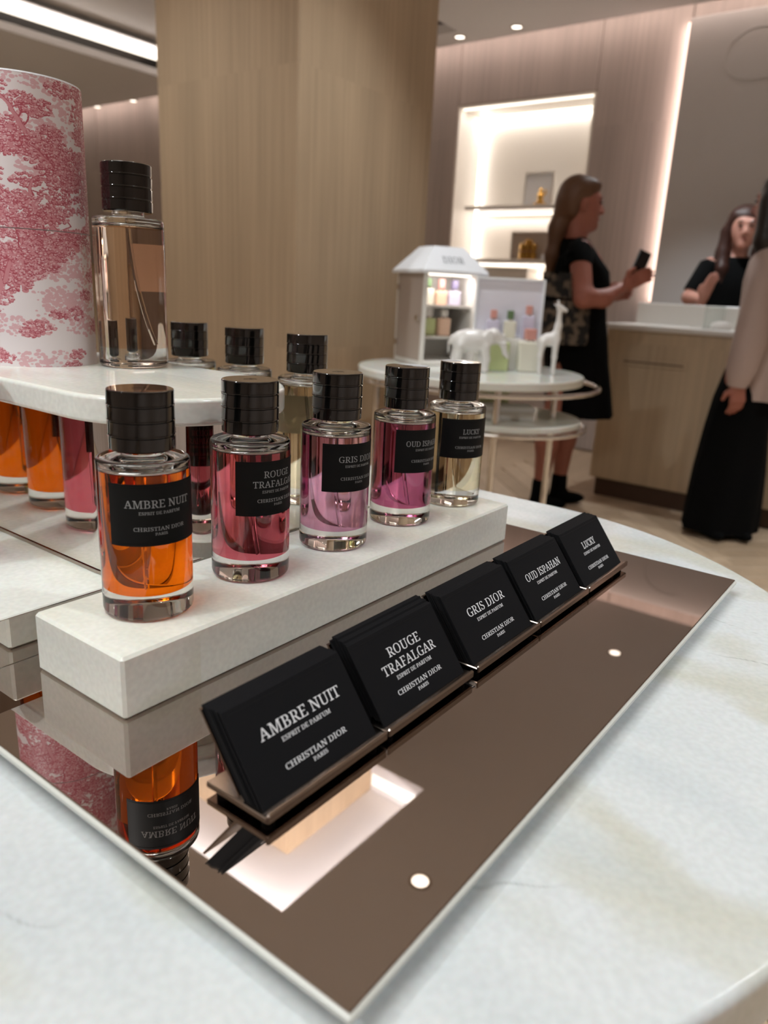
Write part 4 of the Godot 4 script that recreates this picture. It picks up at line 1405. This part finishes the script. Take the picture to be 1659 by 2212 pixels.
	for z in [-0.014, 0.014]:
		s = Soup.new()
		s.tube([Vector3(-0.07, 0.33, z), Vector3(-0.06, 0.40, z), Vector3(-0.01, 0.44, z - 0.02), Vector3(0.04, 0.40, z), Vector3(0.05, 0.33, z)], [0.008, 0.008, 0.008, 0.008, 0.008], 8)
		build("handle", s, M.cloth_black, bg)

func woman_behind_counter() -> void:
	var bx := Basis(Vector3.UP, YAW)
	var o := thing("person", "smiling woman in dark top with long auburn hair behind the counter, one hand raised", "person", Vector3(-1.10, FLOOR, -5.03), YAW)
	var t := -PI / 2 - 0.35          # looks towards the camera and a little to the side
	var hc := Vector3(0.0, 1.575, 0.04)
	var s := Soup.new()
	var H := Field.new(Vector3(-0.14, 1.36, -0.12), Vector3(0.14, 1.75, 0.19), 0.008)
	head(H, hc, t)
	H.cap(Vector3(0, 1.52, 0.02), Vector3(0, 1.39, 0.0), 0.050, 0.056, 0.03)
	H.into(s)
	var F := Field.new(Vector3(-0.36, 0.03, -0.22), Vector3(0.34, 1.45, 0.36), 0.014)
	F.cap(Vector3(0, 1.44, 0.01), Vector3(0, 1.36, 0.0), 0.050, 0.06, 0.03)
	F.cap(Vector3(-0.14, 1.355, 0), Vector3(0.14, 1.355, 0), 0.055, 0.055, 0.05)
	F.ell(Vector3(0, 1.25, 0.01), Vector3(0.145, 0.14, 0.105), 0.05)
	F.ell(Vector3(0, 1.08, 0), Vector3(0.12, 0.13, 0.09), 0.05)
	F.ell(Vector3(0, 0.92, 0), Vector3(0.15, 0.13, 0.11), 0.05)
	F.chain([Vector3(-0.16, 1.35, 0.0), Vector3(-0.262, 1.165, 0.03), Vector3(-0.262, 1.15, 0.23)], [0.05, 0.043, 0.027], 0.025)
	F.chain([Vector3(0.16, 1.35, 0.0), Vector3(0.22, 1.12, 0.02), Vector3(0.12, 1.08, 0.18)], [0.05, 0.04, 0.027], 0.025)
	for x in [-0.08, 0.08]:
		F.chain([Vector3(x, 0.88, 0), Vector3(x, 0.48, 0.01), Vector3(x, 0.09, 0)], [0.085, 0.055, 0.035], 0.03)
		F.ell(Vector3(x, 0.06, 0.04), Vector3(0.04, 0.035, 0.10), 0.02)
	F.into(s)
	hand(s, Vector3(-0.262, 1.15, 0.235), Vector3(0.22, 0.95, 0.15).normalized(), Vector3(-0.9, 0.2, 0.3).normalized(), 0.16, 0.6)
	hand(s, Vector3(0.12, 1.08, 0.18), Vector3(-0.5, -0.2, 0.85).normalized(), Vector3(-0.6, 0.7, -0.1).normalized(), 0.3, 1.0)
	build("body", s, M.skin_fair, o, 80.0)
	face(o, hc, t, true)
	s = Soup.new()
	s.loft([[0.78, 0.0, 0.0, 0.172, 0.135], [0.95, 0.0, 0.0, 0.165, 0.125], [1.09, 0.0, 0.0, 0.137, 0.108], [1.22, 0.0, 0.01, 0.160, 0.122], [1.32, 0.0, 0.005, 0.176, 0.100], [1.37, 0.0, 0.0, 0.16, 0.082], [1.40, 0.0, 0.0, 0.10, 0.072], [1.412, 0.0, 0.0, 0.075, 0.066]], 40)
	for q in [[-1, -0.248, 1.195, 0.026], [1, 0.21, 1.18, 0.02]]:
		s.tube([Vector3(q[0] * 0.11, 1.375, 0), Vector3(q[0] * 0.165, 1.345, 0.0), Vector3(q[1], q[2], q[3])], [0.05, 0.064, 0.058], 18)
	build("top", s, M.cloth_charcoal, o, 60.0)
	s = Soup.new()
	s.loft([[0.05, 0.0, 0.0, 0.16, 0.10], [0.5, 0.0, 0.0, 0.17, 0.11], [0.80, 0.0, 0.0, 0.168, 0.13], [0.97, 0.0, 0.0, 0.15, 0.12]], 36)
	build("trousers", s, M.cloth_black, o, 60.0)
	s = Soup.new()
	var b := Basis(Vector3.UP, t)
	var G := Field.new(Vector3(-0.2, 1.18, -0.16), Vector3(0.2, 1.75, 0.2), 0.011)
	G.ell(hc + Vector3(0, 0.052, 0) - b * Vector3(0.032, 0, 0), Vector3(0.104, 0.092, 0.104), 0.02)
	G.ell(hc - b * Vector3(0.055, 0.0, 0), Vector3(0.098, 0.10, 0.075), 0.03)
	for z in [-1, 1]:
		G.chain([hc + b * Vector3(0.02, 0.075, z * 0.062), hc + b * Vector3(0.002, -0.02, z * 0.098), hc + b * Vector3(0.012, -0.14, z * 0.100), hc + b * Vector3(0.055, -0.24, z * 0.095), hc + b * Vector3(0.075, -0.32, z * 0.085)], [0.03, 0.032, 0.042, 0.040, 0.014], 0.02)
	G.into(s)
	build("hair", s, M.hair_auburn, o, 80.0)

func woman_in_blouse() -> void:
	var o := thing("person", "woman in loose cream blouse and wide black trousers standing at the counter", "person", Vector3(-0.72, FLOOR, -3.8), YAW)
	var t := PI / 2 + 0.75
	var hc := Vector3(0.045, 1.575, 0.0)
	var s := Soup.new()
	var H := Field.new(Vector3(-0.1, 1.36, -0.15), Vector3(0.2, 1.75, 0.14), 0.009)
	head(H, hc, t)
	H.cap(Vector3(0.06, 1.52, 0.0), Vector3(0.09, 1.39, 0.0), 0.050, 0.056, 0.03)
	H.into(s)
	var F := Field.new(Vector3(-0.16, 0.03, -0.26), Vector3(0.42, 1.45, 0.28), 0.014)
	F.cap(Vector3(0.08, 1.44, 0.01), Vector3(0.10, 1.36, 0.0), 0.050, 0.06, 0.03)
	F.cap(Vector3(0.02, 1.345, 0.06), Vector3(0.22, 1.345, -0.06), 0.055, 0.055, 0.05)
	F.ell(Vector3(0.12, 1.24, 0), Vector3(0.13, 0.14, 0.11), 0.05)
	F.ell(Vector3(0.12, 1.08, 0), Vector3(0.11, 0.13, 0.10), 0.05)
	F.ell(Vector3(0.10, 0.92, 0), Vector3(0.13, 0.13, 0.12), 0.05)
	F.chain([Vector3(0.005, 1.34, 0.09), Vector3(-0.035, 1.03, 0.15), Vector3(-0.056, 0.79, 0.15)], [0.05, 0.04, 0.027], 0.025)
	F.chain([Vector3(0.23, 1.34, -0.06), Vector3(0.27, 1.06, -0.04), Vector3(0.25, 0.84, 0.02)], [0.05, 0.04, 0.027], 0.025)
	F.chain([Vector3(0.02, 0.88, 0.03), Vector3(0.0, 0.48, 0.03), Vector3(-0.01, 0.09, 0.03)], [0.085, 0.055, 0.035], 0.03)
	F.chain([Vector3(0.14, 0.88, -0.03), Vector3(0.13, 0.48, -0.02), Vector3(0.13, 0.09, 0.0)], [0.085, 0.055, 0.035], 0.03)
	F.into(s)
	hand(s, Vector3(-0.056, 0.785, 0.15), Vector3(0.12, -0.98, 0.05).normalized(), Vector3(-0.95, -0.12, 0.1).normalized(), 0.42, 1.0)
	hand(s, Vector3(0.25, 0.84, 0.02), Vector3(-0.1, -0.98, 0.1).normalized(), Vector3(-0.9, 0.15, 0.1).normalized(), 0.4, 1.0)
	build("body", s, M.skin_warm, o, 80.0)
	face(o, hc, t, false)
	s = Soup.new()
	s.loft([[0.70, 0.14, 0.0, 0.165, 0.16], [0.80, 0.135, 0.0, 0.172, 0.162], [0.95, 0.13, 0.0, 0.165, 0.155], [1.1, 0.125, 0.0, 0.155, 0.145], [1.24, 0.12, 0.0, 0.160, 0.138], [1.33, 0.115, 0.0, 0.145, 0.118], [1.38, 0.11, 0.0, 0.11, 0.09], [1.415, 0.10, 0.0, 0.068, 0.066]], 48, 0.05, 11)
	s.tube([Vector3(0.05, 1.375, 0.05), Vector3(0.0, 1.33, 0.10), Vector3(-0.02, 1.18, 0.135), Vector3(-0.04, 0.98, 0.155), Vector3(-0.056, 0.84, 0.155), Vector3(-0.06, 0.765, 0.152)], [0.045, 0.066, 0.070, 0.072, 0.066, 0.042], 24)
	s.tube([Vector3(0.18, 1.375, -0.03), Vector3(0.24, 1.33, -0.06), Vector3(0.27, 1.06, -0.04), Vector3(0.25, 0.84, 0.01)], [0.045, 0.066, 0.066, 0.048], 20)
	build("blouse", s, M.cloth_cream, o, 60.0)
	s = Soup.new()
	s.loft([[0.035, 0.045, 0.0, 0.186, 0.14], [0.10, 0.046, 0.0, 0.185, 0.14], [0.34, 0.045, 0.0, 0.172, 0.135], [0.55, 0.045, 0.0, 0.150, 0.13], [0.70, 0.055, 0.0, 0.138, 0.13], [0.85, 0.09, 0.0, 0.135, 0.13], [1.0, 0.11, 0.0, 0.125, 0.12]], 48, 0.05, 7)
	build("trousers", s, M.cloth_black, o, 60.0)
	for x in [-0.01, 0.13]:
		s = Soup.new()
		var B := Field.new(Vector3(x - 0.09, -0.005, -0.1), Vector3(x + 0.09, 0.12, 0.22), 0.009)
		B.ell(Vector3(x, 0.032, 0.05), Vector3(0.042, 0.032, 0.12), 0.02)
		B.cap(Vector3(x, 0.04, 0.0), Vector3(x, 0.09, 0.0), 0.042, 0.036, 0.02)
		B.into(s)
		build("shoe", s, M.cloth_black, o, 80.0)
	s = Soup.new()
	var b := Basis(Vector3.UP, t)
	var G := Field.new(Vector3(-0.16, 1.05, -0.2), Vector3(0.28, 1.76, 0.2), 0.011)
	G.ell(hc + Vector3(0, 0.05, 0) - b * Vector3(0.026, 0, 0), Vector3(0.106, 0.096, 0.106), 0.02)
	G.ell(hc - b * Vector3(0.06, 0.03, 0), Vector3(0.09, 0.12, 0.09), 0.03)
	for q in [[-0.02, 0.09], [-0.05, 0.05], [-0.07, 0.0], [-0.05, -0.05], [0.0, -0.085]]:
		G.chain([hc + b * Vector3(q[0], 0.0, q[1]), hc + b * Vector3(q[0] - 0.01, -0.16, q[1] * 1.05), hc + b * Vector3(q[0] - 0.02, -0.32, q[1])], [0.046, 0.046, 0.018], 0.03)
	G.into(s)
	build("hair", s, M.hair_dark, o, 80.0)
